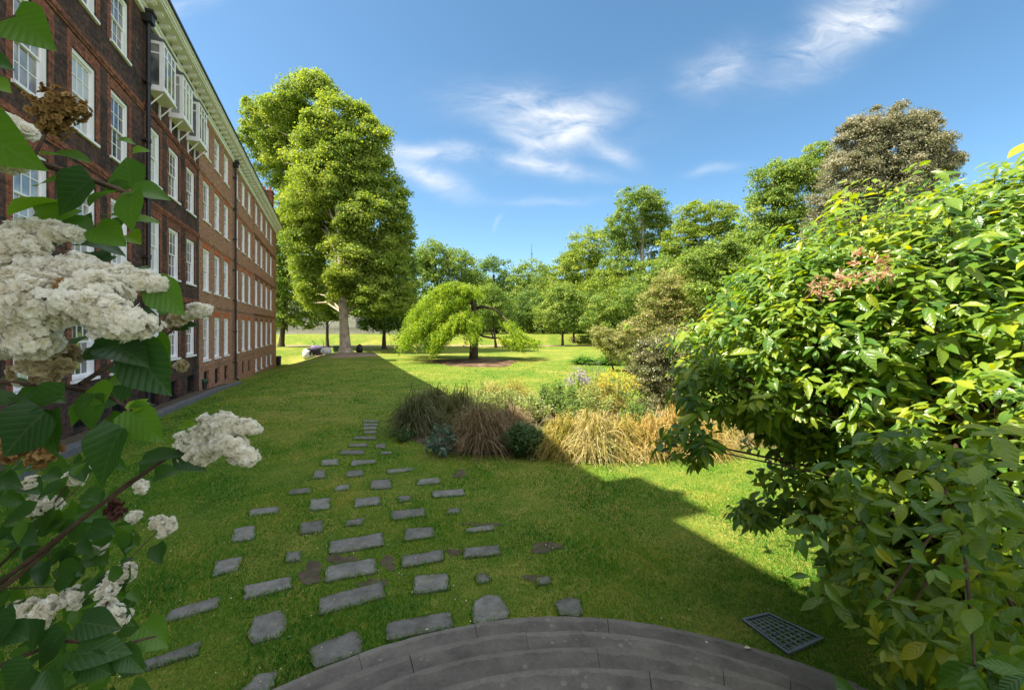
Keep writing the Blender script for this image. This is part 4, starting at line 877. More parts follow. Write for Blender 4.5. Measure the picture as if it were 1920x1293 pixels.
sack('rubble_sack', at(576, 48.6), (.5, .45), 1.05, M['white_bag'], 'taller white bag standing at the left end of the garden trailer', 4)
b = MB(); b.lathe((0, 0, 0), [(.30, 0), (.36, .6), (.40, .62), (.40, .68), (.34, .70)], 16); o = b.build('garden_tub', M['green_bin'], None); o.location = at(630, 49.5); tag(o, 'dark green garden tub between the white sack and the plane trunk', 'tub')
b = MB(); b.lathe((0, 0, 0), [(.25, 0), (.30, .85), (.33, .87), (.33, .92), (.2, 1.0)], 16); o = b.build('litter_bin', M['dark_bag'], None); q = G(522, 684); o.location = q; tag(o, 'black litter bin at the far corner of the brick terrace', 'bin')
lt = empty('garden_light', G(393, 731)+np.array([-.25, 0, 0]), 'low dark green garden light against the brick wall by the drainpipe', 'garden light')
b = MB(); b.lathe((0, 0, -.1), [(.10, 0), (.10, .35), (.15, .37), (.15, .42)], 12); b.build('post', M['black_iron'], lt)
b = MB(); b.lathe((0, 0, .323), [(.14, 0), (.17, .12), (.12, .2), (.04, .22)], 12); b.build('cap', M['green_bin'], lt)
# ------------------------------------------------------------------ flower bed
def gmat(key, cols, trans=.3): return tmat('bed_'+key, cols, trans, (1.25, 1.15, .6), .6, .15, 1.5)
BED_G = 'plants in the flower bed'
def ornamental(label, cx, by, wpx, hpx, cols, n=900, bw=.006, seed=1, plume=None, name='ornamental_grass', droop=1., stiff=.5):
    """fountain of arching blades; cx/by: foot in the photo, wpx/hpx: size in photo pixels"""
    n = int(n*.8); bw *= 1.15; wpx *= 1.18; rng = np.random.default_rng(seed); g = G(cx, by-wpx*.10); d = g[1]; Wd = wpx/F*d/2; H = hpx/F*d
    g[2] -= .03
    m = 7; t = np.linspace(0, 1, m)
    az = rng.uniform(0, 2*np.pi, n); reach = Wd*rng.uniform(.1, 1.2, n)**.75; h = H*np.clip(rng.normal(.86, .2, n), .35, 1.35)*(1-.42*(reach/Wd)**2)
    b0 = rng.normal(0, .14, (n, 2))*Wd*2*.6
    bx = b0[:, 0][:, None]+np.cos(az)[:, None]*reach[:, None]*t**1.5; by_ = b0[:, 1][:, None]+np.sin(az)[:, None]*reach[:, None]*t**1.5*.85
    dr = droop*rng.uniform(.25, 1.5, n)*(reach/Wd)
    bz = h[:, None]*(np.sin(np.minimum(t*1.75, 2.2))[None]*(1-.15*t)-dr[:, None]*.75*t[None]**3.2)
    bx += np.sin(t*4+az[:, None]*3)*.03; by_ += np.cos(t*3+az[:, None]*5)*.015; Pt = np.stack([bx, by_, np.maximum(bz, -.02)], -1)
    w = bw*(1-.8*t**2)[None]*rng.uniform(.6, 1.4, n)[:, None]; th = az+np.pi/2+rng.normal(0, .7, n); sd = np.stack([np.cos(th), np.sin(th), rng.normal(0, .3, n)], -1)[:, None]*w[..., None]
    V = np.stack([Pt-sd, Pt+sd], 2).reshape(n, m*2, 3)
    f0 = np.array([(2*i, 2*i+1, 2*i+3, 2*i+2) for i in range(m-1)]); Fa = (f0[None]+(np.arange(n)*2*m)[:, None, None])
    tn = np.clip(rng.normal(.46, .34, n)[:, None]+np.linspace(-.08, .1, m-1)[None], 0, 1)
    VV = V.reshape(-1, 3); FF = Fa.reshape(-1, 4); TT = tn.ravel()
    if plume:                   # soft seed heads at the tips
        k = rng.choice(n, plume[0]); q = np.repeat(Pt[k, -1], 22, 0)+rng.normal(0, 1, (len(k)*22, 3))*np.array([.02, .02, .055])*plume[1]
        V2, F2 = scatter(LEAF_LO, LEAF_LO_F, q, frames(rdir(len(q), rng), rdir(len(q), rng)), rng.uniform(.018, .035, len(q))*plume[1])
        FF = np.concatenate([FF, F2+len(VV)]); VV = np.concatenate([VV, V2]); TT = np.concatenate([TT, np.clip(rng.normal(.95, .1, len(F2)), 0, 1)])
    o = bulk(name, VV, FF, gmat(cols[0], cols[1]), None, TT); o.location = g
    return tag(o, label, 'grass plant' if 'grass' in name else 'plant', BED_G)
GR_DARK = ('darkgrass', [(0.058, 0.078, 0.029), (0.104, 0.130, 0.046), (0.156, 0.169, 0.078), (0.260, 0.234, 0.143)])
GR_OLIVE = ('olivegrass', [(0.078, 0.104, 0.033), (0.143, 0.169, 0.052), (0.221, 0.221, 0.091), (0.312, 0.273, 0.156)])
GR_BROWN = ('browngrass', [(0.117, 0.091, 0.052), (0.208, 0.156, 0.091), (0.299, 0.221, 0.130), (0.416, 0.325, 0.208)])
GR_GOLD = ('goldgrass', [(.11, .16, .025), (.28, .27, .045), (.46, .35, .08), (.60, .46, .20)])
GR_ORNG = ('orangegrass', [(.13, .15, .035), (.32, .25, .06), (.50, .35, .10), (.64, .47, .22)])
GR_STRAW = ('strawgrass', [(.12, .17, .04), (.30, .28, .075), (.52, .42, .16), (.70, .58, .33)])
ornamental('dark green grass mound at the left end of the flower bed', 780, 822, 100, 88, GR_DARK, 1500, .008, 1)
ornamental('shorter dark grass mound tucked behind the leftmost dark mound', 815, 800, 110, 76, GR_DARK, 1300, .008, 2)
ornamental('olive grass mound between the dark mound and the brown fountain grass', 862, 815, 100, 88, GR_OLIVE, 1400, .008, 3)
ornamental('brown shaded fountain grass in the middle of the bed front', 905, 857, 130, 104, GR_BROWN, 2200, .006, 4, (200, .8))
ornamental('smaller brown fountain grass behind the round green shrub', 960, 835, 95, 82, GR_BROWN, 1300, .006, 5, (120, .8))
ornamental('green gold grass just right of the round green shrub', 1055, 862, 105, 84, GR_GOLD, 1800, .006, 6, (90, .7))
ornamental('tallest straw plumed grass in the sunny front row', 1110, 867, 135, 102, GR_STRAW, 2200, .006, 7, (320, 1.))
ornamental('gold green grass in front of the yellow flowers', 1165, 862, 100, 84, GR_GOLD, 1700, .006, 8, (90, .7))
ornamental('orange grass right of the gold green front grass', 1215, 862, 110, 86, GR_ORNG, 1800, .006, 9, (120, .8))
ornamental('orange gold grass below the tip of the bright bush', 1262, 850, 100, 92, GR_ORNG, 1700, .006, 10, (160, .8))
ornamental('russet grass at the right end of the sunny front row', 1312, 862, 115, 74, GR_ORNG, 1800, .006, 11, (120, .8))
ornamental('straw brown grass half hidden behind the drooping bush branch', 1362, 840, 90, 70, GR_STRAW, 1300, .006, 12, (90, .8))
ornamental('low brown grass under the bush, furthest right in the bed', 1440, 838, 100, 62, GR_BROWN, 1200, .006, 13)
ornamental('tawny grass deep under the bright bush', 1500, 832, 90, 60, GR_ORNG, 1000, .006, 14)
def perennial(label, cx, by, wpx, hpx, cols, n=420, leaf=.05, seed=1, flowers=None, name='perennial', cone=False, cat='plant', tmpl=None, dark=0):
    if tmpl is None: n = int(n*2.4); leaf *= 1.15
    rng = np.random.default_rng(seed); g = G(cx, by-wpx*.08); d = g[1]; W = wpx/F*d/2; H = hpx/F*d; g[2] -= .03
    root = empty(name, g, label, cat, BED_G)
    ns = max(8, n//26); az = rng.uniform(0, 6.28, ns); rr = W*np.sqrt(rng.random(ns)); hh = H*(1-.42*(rr/W)**2)*rng.uniform(.75, 1.05, ns)
    if cone: hh = H*(1-.75*rr/W)*rng.uniform(.85, 1.05, ns)
    tips = np.stack([np.cos(az)*rr, np.sin(az)*rr, hh], 1); st = MB()
    for q in tips: st.tube([(q[0]*.3, q[1]*.3, 0), (q[0]*.75, q[1]*.75, q[2]*.55), q], [.008, .006, .003], 4, False)
    st.build('stem', M['green_stem'], root)
    k = rng.integers(0, ns, n); f = rng.uniform(.15, 1.03, n)**.7
    pos = tips[k]*np.stack([.3+.7*f, .3+.7*f, f], 1)+rng.normal(0, .35, (n, 3))*leaf*1.6
    nr = unit(rng.normal(0, .5, (n, 3))+np.array([0, -.25, .9])); tp = unit(rng.normal(0, 1, (n, 3))*np.array([1, 1, .4])+np.array([0, 0, -.2])); T = tmpl or (LEAF_LO, LEAF_LO_F)
    V, Fa = scatter(T[0], T[1], pos, frames(nr, tp), leaf*rng.uniform(.6, 1.35, n))
    bulk('foliage', V, Fa, gmat(cols[0], cols[1], .35), root, np.repeat(np.clip(rng.normal(.5, .2, n), 0, 1), len(T[1])))
    if flowers:
        fc, fn, fs, fz = flowers
        q = tips[rng.integers(0, ns, fn*9)]+rng.normal(0, 1, (fn*9, 3))*np.array([.05, .05, .05])*fz+np.array([0, 0, .02])
        V, Fa = scatter(LEAF_LO*np.array([1.5, 1, 1]), LEAF_LO_F, q, frames(unit(rng.normal(0, .6, (len(q), 3))+np.array([0, -.2, .8])), rdir(len(q), rng)), fs*rng.uniform(.6, 1.3, len(q)))
        tag(bulk('flowers', V, Fa, gmat(fc[0], fc[1], .3), root, np.clip(rng.normal(.5, .25, len(q)), 0, 1)), kind='stuff')
    return root
M['green_stem'] = solid('green_stem', [(.05, .07, .02), (.10, .12, .04)], 9, .7, .2)
PG = ('green', [(0.052, 0.104, 0.023), (0.104, 0.182, 0.036), (0.169, 0.247, 0.052), (0.247, 0.299, 0.091)])
PL = ('lightgreen', [(0.130, 0.195, 0.039), (0.221, 0.286, 0.065), (0.312, 0.364, 0.117), (0.416, 0.442, 0.182)])
PD = ('deepgreen', [(0.026, 0.065, 0.023), (0.052, 0.111, 0.033), (0.091, 0.156, 0.052), (0.143, 0.208, 0.078)])
PB = ('bluegreen', [(0.046, 0.098, 0.065), (0.078, 0.150, 0.104), (0.117, 0.195, 0.143), (0.182, 0.260, 0.195)])
PY = ('yellowflower', [(.5, .36, .02), (.62, .48, .03), (.72, .58, .06)])
PP = ('purpleflower', [(.30, .22, .38), (.42, .33, .50), (.55, .46, .6)])
perennial('broad leaved blue green plant at the foot of the brown fountain grass', 832, 852, 62, 52, PB, 200, .13, 21, tmpl=OVATE)
perennial('round deep green shrub on the shadow edge of the bed front', 982, 858, 88, 62, PD, 1500, .055, 22, name='round_shrub', cat='shrub')
perennial('dark conical plant standing up at the back of the bed, left one', 905, 760, 30, 50, PD, 260, .05, 23, cone=True)
perennial('dark conical plant standing up at the back of the bed, right one', 1022, 765, 32, 58, PD, 300, .05, 24, cone=True)
perennial('pale green bushy perennial behind the brown fountain grass', 945, 785, 90, 58, PL, 900, .05, 25)
perennial('light green mound behind the round green shrub', 995, 800, 80, 60, PL, 900, .05, 26, flowers=(('white', [(.6, .6, .5), (.7, .7, .62)]), 8, .03, 1))
perennial('mid green perennial clump behind the green gold grass', 1050, 785, 90, 66, PG, 900, .055, 27)
perennial('lavender purple flower head plant at the back of the bed', 1082, 752, 44, 60, PG, 260, .05, 28, flowers=(PP, 60, .045, 1.), name='flowering_perennial')
perennial('second, fainter purple flower plant right of the lavender one', 1112, 740, 50, 60, PL, 260, .05, 29, flowers=(PP, 20, .03, 1.2), name='flowering_perennial')
perennial('goldenrod covered in bright yellow flowers beside the dark glossy shrub', 1155, 775, 84, 78, PL, 700, .05, 30, flowers=(PY, 110, .035, 1.5), name='flowering_perennial')
perennial('pale yellow green perennial in front of the purple flowers', 1110, 790, 90, 66, PL, 900, .05, 31, flowers=(PY, 14, .02, 1.))
perennial('olive leafy clump between the goldenrod and the orange grass', 1195, 810, 70, 60, PG, 600, .05, 32)
ornamental('feathery gold grass rising behind the goldenrod', 1130, 780, 100, 70, GR_GOLD, 900, .006, 33, (90, .8))
ornamental('thin tawny grass at the back left of the bed', 925, 765, 90, 52, GR_STRAW, 700, .005, 34)
ornamental('thin green gold grass between the two conical plants', 965, 760, 90, 50, GR_GOLD, 700, .005, 35)
ornamental('bright green iris leaves in a long clump on the far lawn', 1095, 688, 50, 18, ('iris', [(.06, .16, .02), (.10, .24, .03), (.15, .30, .05)]), 700, .03, 36, name='iris_clump', droop=.3)
ornamental('bright green iris leaves at the right end of the far lawn clump', 1140, 690, 60, 18, ('iris', [(.06, .16, .02), (.10, .24, .03), (.15, .30, .05)]), 700, .03, 37, name='iris_clump', droop=.3)

ornamental('green tufts of young grass between the straw plumed grass and the round shrub', 1030, 850, 60, 55, GR_GOLD, 600, .006, 41)
perennial('small leafy weed clump among the sunny front grasses', 1185, 848, 34, 36, PG, 120, .06, 42)
perennial('pale green clump between the dark mounds and the back perennials', 885, 775, 80, 46, PL, 500, .05, 43)
perennial('low olive plant spreading behind the straw plumed grass', 1075, 800, 80, 52, PG, 600, .05, 44)
perennial('wispy pale perennial at the back edge beside the goldenrod', 1120, 765, 60, 60, PL, 400, .045, 45)

perennial('leafy green clump wedged between the straw plumed grass and the gold green grass', 1140, 862, 40, 40, PL, 140, .055, 46)
perennial('dark leafy weed at the foot of the orange grass', 1235, 858, 36, 34, PG, 130, .055, 47)
perennial('low green groundcover tuft at the foot of the leftmost dark mound', 760, 828, 44, 26, PD, 160, .04, 48)
# ------------------------------------------------------------------ large bright bush on the right
def bush():
    rng = np.random.default_rng(21)
    base = np.array([3.5, 3.3, gz(3.5, 3.3)])
    root = empty('garden_bush', base, 'huge bush of pointed leaves, sunlit yellow green above, deep green below, beside the steps', 'bush')
    # lobes: centre, radii, leaf size, shoots
    L = [((3.75, 3.7, 2.35), (2.25, 1.6, 1.28), 1150), ((4.5, 3.4, 2.35), (1.7, 1.4, 1.38), 900), ((2.25, 3.3, 2.15), (.98, .75, .62), 360),
         ((1.66, 3.25, 1.98), (.42, .45, .34), 60), ((2.55, 3.3, 2.55), (.75, .6, .55), 240), ((2.3, 2.0, 1.35), (.85, .55, .88), 140), ((2.35, 2.55, 1.1), (.52, .5, .55), 80),
         ((1.72, 1.30, 1.55), (.36, .28, .62), 42), ((1.9, 1.45, 1.0), (.42, .32, .62), 36), ((2.25, 1.75, .75), (.75, .5, .6), 60), ((2.3, 3.0, 1.35), (.55, .4, .32), 60), ((1.95, 3.05, 1.12), (.30, .2, .09), 14), ((1.68, 3.02, 1.10), (.2, .12, .05), 7), ((1.28, 3.1, 1.62), (.2, .2, .2), 12), ((1.3, 3.05, 1.72), (.12, .12, .3), 9), ((3.7, 3.0, .8), (1.3, .8, .7), 70), ((3.4, 2.3, 1.6), (1.2, .8, 1.3), 150), ((3.2, 3.5, 2.66), (1.3, .9, .6), 480), ((4.35, 3.4, 3.3), (.85, .7, .5), 220), ((4.1, 3.6, 3.02), (1.3, .9, .6), 480)]
    tips = []; outs = []
    for c, r, n in L:
        c = np.array(c); r = np.array(r); u = rdir(n*2, rng); rad = .55+.45*rng.random(n*2)**.5
        p = c+u*r*rad[:, None]*(1+.10*np.sin(u[:, :1]*7+c[0])+np.where(rng.random((n*2, 1)) < .12, np.abs(rng.normal(0, .14, (n*2, 1))), 0)); ok = p[:, 2] > .12; tips.append(p[ok]); outs.append(unit(u*.8+unit(p-np.array([3.6, 3.4, .8]))*.6)[ok])
    tips = np.concatenate(tips); outs = np.concatenate(outs); n = len(tips)
    dist = np.hypot(tips[:, 0], tips[:, 1]); ok = (dist > .95) & ~((tips[:, 0] < 1.05) & (tips[:, 1] < 2)); tips = tips[ok]; outs = outs[ok]; n = len(tips)
    pos = []; nr = []; tp = []; sz = []; tn = []
    for p, o in zip(tips, outs):
        k = rng.integers(5, 9); ax = unit(o+np.array([0, 0, .35])+rng.normal(0, .35, 3)); size = rng.uniform(.06, .105)+.05*(rng.random() < .22); st = rng.normal(0, .09)
        a0 = rng.uniform(0, 6.28); e1 = unit(np.cross(ax, np.array([.3, .2, .9]))); e2 = np.cross(ax, e1)
        for i in range(k):
            a = a0+i*2.39996; d = unit(math.cos(a)*e1+math.sin(a)*e2+ax*rng.uniform(-.1, .8)+np.array([0, 0, -.25]))
            pos.append(p-ax*.018*i+d*.012); tp.append(unit(d+np.array([0, 0, -.15-.6*rng.random()]))); nr.append(unit(ax*.35+np.array([-.42, -.12, .85])+rng.normal(0, .28, 3))); sz.append(size*rng.uniform(.7, 1.2)*(1-.05*i if i > 4 else 1)); tn.append((.58 if i < 3 else .42)+st+rng.normal(0, .12))      # young shoot ends tinted yellower than old leaves, adding sunlit yellow to the colour
    pos = np.array(pos); nr = np.array(nr); tp = np.array(tp); sz = np.array(sz); tn = np.clip(tn, 0, 1)
    V, Fa = scatter(OVATE[0], OVATE[1], pos, frames(nr, tp), np.stack([sz*rng.uniform(.85, 1.2, len(sz)), sz, sz*rng.uniform(.3, 1.7, len(sz))], 1))
    m = veinleaf('leaves_bush', [(.030, .10, .016), (.072, .185, .02), (.20, .31, .022), (.40, .43, .025)], .46, (1.95, 1.55, .22), .3, .55)
    o = bulk('foliage', V, Fa, m, None, np.repeat(tn, len(OVATE[1])), True); uvs(o, OVATE[0], len(pos)); keep(o, root)
    mb = MB(); stems = [np.array([3.5+rng.normal()*.35, 3.3+rng.normal()*.25, -.05]) for _ in range(9)]
    for j in rng.permutation(n)[:700]:
        p = tips[j]; s = stems[rng.integers(0, 9)]; f = rng.uniform(.35, .6); q = s+(p-s)*f+np.array([0, 0, .30*np.linalg.norm((p-s)[:2])])
        mb.tube([q-(q-s)*.5, q, p+(q-p)*.35, p], [.016, .011, .007, .0035], 5, False)
    for s in stems:
        for _ in range(3):
            e = tips[rng.integers(0, len(tips))]; e = s+(e-s)*.75; mb.tube([s, s+(e-s)*.45+np.array([0, 0, .25]), e], [.032, .022, .008], 7)
    keep(mb.build('branch', M['twig'], None, True), root)
    # dried russet seed clusters on the sunny face
    sm = leafmat('seed_heads', [(.34, .20, .11), (.52, .34, .22), (.66, .50, .36)], .35, (1.3, 1., .7), .7, .1, 4)
    for (x, y, d, r) in [(1650, 487, 2.55, .05), (1628, 515, 2.55, .05), (1585, 525, 2.6, .05), (1540, 530, 2.6, .05), (1660, 510, 2.5, .04), (1568, 520, 2.6, .04), (1610, 470, 2.7, .03), (1602, 492, 2.65, .025), (1535, 548, 2.6, .04)]:
        c = P(x, y, d); k = int(620*r); q = c+rng.normal(0, .6, (k, 3))*r*.95
        V, Fa = scatter(OVATE[0], OVATE[1], q, frames(rdir(len(q), rng), unit(rdir(len(q), rng)+np.array([0, 0, -.6]))), rng.uniform(.022, .05, len(q)))
        keep(bulk('seed_head', V, Fa, sm, None, np.repeat(rng.random(len(q)), len(OVATE[1]))), root)
def uvs(o, T, n):        # leaf-local coordinates (across, along) for the veins
    a = o.data.attributes.new('leafpos', 'FLOAT_VECTOR', 'POINT'); w = np.abs(T[:, 0]).max()
    L = np.stack([T[:, 0], T[:, 1], np.zeros(len(T))], 1); a.data.foreach_set('vector', np.ascontiguousarray(np.tile(L, (n, 1)), np.float32).ravel())
def veinleaf(name, cols, trans, tcol, rough, spec, bmp=.16):
    m = leafmat(name, cols, trans, tcol, rough, spec, 1.3); nt = m.node_tree; nd = nt.nodes; lk = nt.links
    at = nd.new('ShaderNodeAttribute'); at.attribute_name = 'leafpos'; sp = nd.new('ShaderNodeSeparateXYZ'); lk.new(at.outputs['Vector'], sp.inputs[0])
    def mt(op, a, b=None, c=None):
        n = nd.new('ShaderNodeMath'); n.operation = op
        for i, q in enumerate((a, b, c)):
            if q is None: continue
            if hasattr(q, 'links'): lk.new(q, n.inputs[i])
            else: n.inputs[i].default_value = q
        return n.outputs[0]
    ab = mt('ABSOLUTE', sp.outputs[0]); s = mt('SUBTRACT', mt('MULTIPLY', sp.outputs[1], 6.5), mt('MULTIPLY', ab, 7.5)); tri = mt('ABSOLUTE', mt('SUBTRACT', mt('FRACT', s), .5))
    side = mt('LESS_THAN', tri, .07); midr = mt('LESS_THAN', ab, .014); v = mt('MAXIMUM', side, midr)
    b = nd.new('ShaderNodeBump'); b.inputs['Strength'].default_value = .5; b.inputs['Distance'].default_value = .012; b.inputs['Strength'].default_value = bmp; lk.new(mt('MULTIPLY', tri, 2.), b.inputs['Height'])
    p = [q for q in nd if q.type == 'BSDF_PRINCIPLED'][0]; rp = [q for q in nd if q.type == 'VALTORGB'][0]
    mx = nd.new('ShaderNodeMix'); mx.data_type = 'RGBA'; lk.new(mt('MULTIPLY', v, .22), mx.inputs['Factor']); lk.new(rp.outputs[0], mx.inputs['A']); mx.inputs['B'].default_value = (.26, .33, .12, 1)
    lk.new(mx.outputs['Result'], p.inputs['Base Color']); lk.new(b.outputs[0], p.inputs['Normal']); return m
bush()
# ------------------------------------------------------------------ white lilac close on the left
def lilac():
    rng = np.random.default_rng(31)
    base = np.array([-1.75, .95, gz(-1.75, .95)])
    root = empty('lilac_shrub', base, 'white flowering lilac with heart shaped leaves reaching in from the left edge', 'shrub')
    pos = []; nr = []; tp = []; sx = []; sy = []; sz = []; tn = []
    def leaf(bx, by, tx, ty, d, face=.5, t=.45, w=1., dz=0., roll=0.):
        """base and tip of one leaf in the photo, its real distance; face: 1 = seen flat, 0 = seen edge-on from the side of the sky"""
        a = P(bx, by, d); b = P(tx, ty, d+dz); v = b-a; L = np.linalg.norm(v)
        n = np.array([roll, -face, 1-face])+rng.normal(0, .08, 3)
        pos.append(a); tp.append(v/L); nr.append(n); sx.append(L*w*1.05); sy.append(L); sz.append(L*rng.uniform(.5, 1.4)); tn.append(np.clip(t+rng.normal(0, .05), 0, 1))
    LV = [(25,32,108,98,.62,.8,.6), (-15,112,22,128,.6,.7,.3), (-20,150,20,172,.6,.6,.8), (-75,225,142,347,.55,.75,.62,.55), (172,335,105,402,.66,.8,.15,1.15), (228,357,138,352,.68,.4,.4,.8),
          (247,352,218,284,.70,.8,.4,1.2), (245,358,316,368,.68,.55,.62,.9), (248,362,268,440,.66,.8,.55,.95), (99,340,48,328,.7,.4,.7), (250,285,276,276,.78,.6,.8), (222,264,250,262,.8,.4,.7),
          (95,290,172,308,.72,.3,.45,.8), (112,378,20,412,.68,.3,.6), (70,405,128,380,.68,.7,.75), (118,415,180,448,.7,.5,.5), (180,425,243,468,.68,.6,.65,.9), (150,460,220,440,.74,.3,.3), (240,440,272,468,.74,.5,.9), (255,415,285,395,.74,.5,.85),
          (288,530,348,592,.66,.8,.62,.9), (292,635,334,690,.7,.75,.55,.9), (250,655,326,742,.66,.8,.12,.95), (262,645,318,700,.68,.7,.3), (238,640,128,660,.68,.6,.1,.7), (212,648,290,712,.66,.55,.15,.9), (185,650,250,642,.7,.4,.2),
          (207,738,148,732,.66,.6,.72,1.), (118,742,22,772,.62,.6,.3,.75), (85,772,26,852,.60,.85,.1,1.2), (100,768,112,855,.62,.8,.1,.9), (178,738,178,808,.66,.8,.4,.95), (230,802,188,912,.62,.85,.12,.85), (238,768,304,830,.66,.8,.72,.9), (205,712,258,718,.7,.35,.8),
          (248,768,272,752,.66,.6,.95), (245,770,258,740,.66,.6,.95), (205,780,232,800,.7,.5,.6), (160,760,140,800,.72,.6,.5), (62,780,10,800,.7,.5,.3), (340,842,385,882,.9,.8,.12), (266,862,340,836,.88,.4,.2,.7), (290,892,328,872,.95,.6,.35), (352,800,330,785,.9,.5,.85), (350,805,372,790,.9,.5,.9), (262,880,290,850,.95,.5,.3),
          (345,610,366,600,.95,.5,.15), (330,615,352,612,.95,.5,.2), (300,590,318,560,.9,.5,.5),
          (150,1165,228,1178,.85,.45,.15,.8), (120,1180,95,1245,.85,.7,.1), (75,1160,70,1215,.85,.7,.12), (30,1150,-10,1215,.8,.7,.15), (232,1215,276,1256,.85,.7,.2,.9), (268,1172,316,1212,.88,.6,.55,1.2), (140,1225,235,1205,.82,.4,.2,.8), (130,1250,70,1245,.8,.4,.3,.9), (60,1245,15,1300,.78,.7,.15,1.2), (90,1255,120,1310,.78,.7,.12), (160,1240,215,1262,.82,.5,.12), (200,1235,228,1260,.85,.6,.1), (10,1180,60,1205,.8,.4,.2),
          (185,985,122,1000,1.2,.5,.3), (170,1000,210,990,1.2,.4,.45), (90,945,100,995,1.2,.7,.3), (50,905,85,930,1.2,.5,.2), (60,960,5,985,1.1,.4,.2), (120,980,78,985,1.2,.4,.4), (20,1000,72,1020,1.1,.4,.2), (210,1010,238,985,1.25,.6,.6), (240,1000,245,1040,1.25,.7,.1), (295,1020,310,1055,1.25,.7,.15), (130,1050,150,1085,1.2,.6,.3), (160,1045,205,1060,1.2,.4,.35), (155,1120,160,1085,1.1,.7,.3), (200,1075,225,1110,1.15,.6,.15), (235,1060,240,1105,1.15,.7,.15), (30,870,5,890,1.1,.5,.4), (150,870,165,905,1.2,.6,.15), (90,885,120,900,1.2,.4,.2), (40,860,60,850,1.1,.5,.7), (-10,900,40,912,1.1,.4,.2)]
    for q in LV:
        leaf(*q)
    for _ in range(260):          # smaller shoots of the lower half
        x = rng.uniform(-60, 250); y = rng.uniform(860, 1310); 
        if x > 240-(1310-y)*.05 and y < 1000: continue
        a = rng.uniform(0, 6.28); s = rng.uniform(22, 48); leaf(x, y, x+s*math.cos(a), y+s*.8*math.sin(a)+8, rng.uniform(1.05, 1.55), rng.uniform(.3, .8), rng.uniform(.15, .65), .9)
    for _ in range(60):           # leaves behind the big flower heads
        x = rng.uniform(-60, 250); y = rng.uniform(400, 760); a = rng.uniform(0, 6.28); s = rng.uniform(40, 80)
        leaf(x, y, x+s*math.cos(a), y+s*math.sin(a), rng.uniform(.85, 1.0), rng.uniform(.3, .8), rng.uniform(.05, .4), .95)
    pos_, nr_, tp_ = np.array(pos), np.array(nr), np.array(tp); S = np.stack([sx, sy, sz], 1)
    V, Fa = scatter(HEART[0], HEART[1], pos_, frames(nr_, tp_), S)
    m = veinleaf('leaves_lilac', [(.026, .075, .028), (.045, .125, .024), (.10, .22, .02), (.22, .36, .02)], .5, (1.6, 1.6, .35), .36, .55, .07)
    o = bulk('foliage', V, Fa, m, None, np.repeat(tn, len(HEART[1])), True); uvs(o, HEART[0], len(pos)); keep(o, root)
    # branches
    mb = MB()
    def br(pts, r0, r1): mb.tube([P(*p) for p in pts], np.linspace(r0, r1, len(pts)), 7)
    br([(-420, 1330, 1.25), (-120, 1165, 1.15), (0, 1092, 1.08), (100, 1015, 1.0), (190, 945, .97), (270, 888, .93), (345, 835, .9), (400, 815, .95)], .0075, .0024)
    br([(-200, 1250, 1.1), (40, 1075, 1.05), (150, 975, 1.0), (240, 905, .95), (330, 850, .93)], .007, .002)
    br([(-300, 260, .75), (-60, 275, .72), (60, 300, .70), (150, 330, .69), (215, 352, .68), (262, 372, .68)], .008, .003)
    br([(-350, 620, .8), (-100, 560, .76), (40, 560, .74), (160, 560, .74), (250, 550, .74)], .008, .003)
    br([(-300, 700, .8), (0, 715, .75), (120, 725, .70), (200, 740, .68), (250, 770, .66)], .006, .002)
    br([(150, 720, .74), (260, 650, .85), (310, 630, .93), (345, 600, .95), (368, 590, .95)], .004, .0015)
    br([(-60, 1120, 1.2), (60, 1000, 1.2), (110, 930, 1.2), (170, 850, 1.2), (195, 815, 1.2)], .004, .0015)
    br([(-80, 1030, 1.2), (20, 1010, 1.15), (80, 975, 1.2), (150, 910, 1.2)], .004, .0015)
    br([(-100, 1105, 1.15), (20, 1102, 1.15), (130, 1098, 1.15)], .003, .001)
    br([(92, 1030, 1.0), (98, 1010, 1.0), (92, 1040, 1.02), (94, 1050, 1.02)], .002, .001)
    br([(-100, 1290, .9), (40, 1230, .86), (120, 1200, .85), (220, 1210, .85), (300, 1190, .88)], .005, .002)
    br([(180, 1180, .9), (205, 1120, 1.1), (225, 1070, 1.15), (250, 1040, 1.2), (300, 990, 1.25)], .003, .001)
    br([(-320, 120, .7), (-60, 60, .65), (30, 30, .62)], .005, .002); br([(60, 300, .7), (90, 240, .74), (110, 215, .76)], .003, .0015); br([(-320, 450, .8), (0, 455, .74), (80, 440, .74)], .005, .002)
    s0 = base
    for p in [(-420, 1330, 1.25), (-200, 1250, 1.1), (-300, 700, .8), (-350, 620, .8), (-300, 260, .75), (-320, 120, .7), (-320, 450, .8), (-100, 1290, .9), (-60, 1120, 1.2), (-100, 1105, 1.15), (-80, 1030, 1.2)]:
        e = P(*p); mb.tube([s0+rng.normal(0, .05, 3)*np.array([1, 1, 0]), s0+(e-s0)*.5+np.array([-.08, 0, .1]), e], [.02, .014, .008], 7)
    keep(mb.build('branch', M['twig'], None, True), root)
    # flowers: double florets packed on cone-shaped panicles
    pw = leafmat('petals_white', [(.76, .71, .58), (.88, .85, .77), (.92, .91, .87)], .5, (1.05, 1.04, 1.0), .6, .15, 30)
    pbn = leafmat('petals_brown', [(.14, .08, .03), (.30, .18, .07), (.48, .32, .15)], .2, (1.2, 1, .7), .8, .1, 30)
    pal = leafmat('petals_faded', [(.30, .22, .10), (.52, .44, .28), (.68, .62, .48)], .3, (1.1, 1, .9), .7, .1, 30)
    petal_t = np.array([(0, 0, 0), (.30, .35, .10), (.38, .75, .10), (0, 1, .02), (-.38, .75, .10), (-.30, .35, .10)]); petal_f = np.array([(0, 1, 2, 3), (0, 3, 4, 5)])
    fv = []; ff = []; k = 0
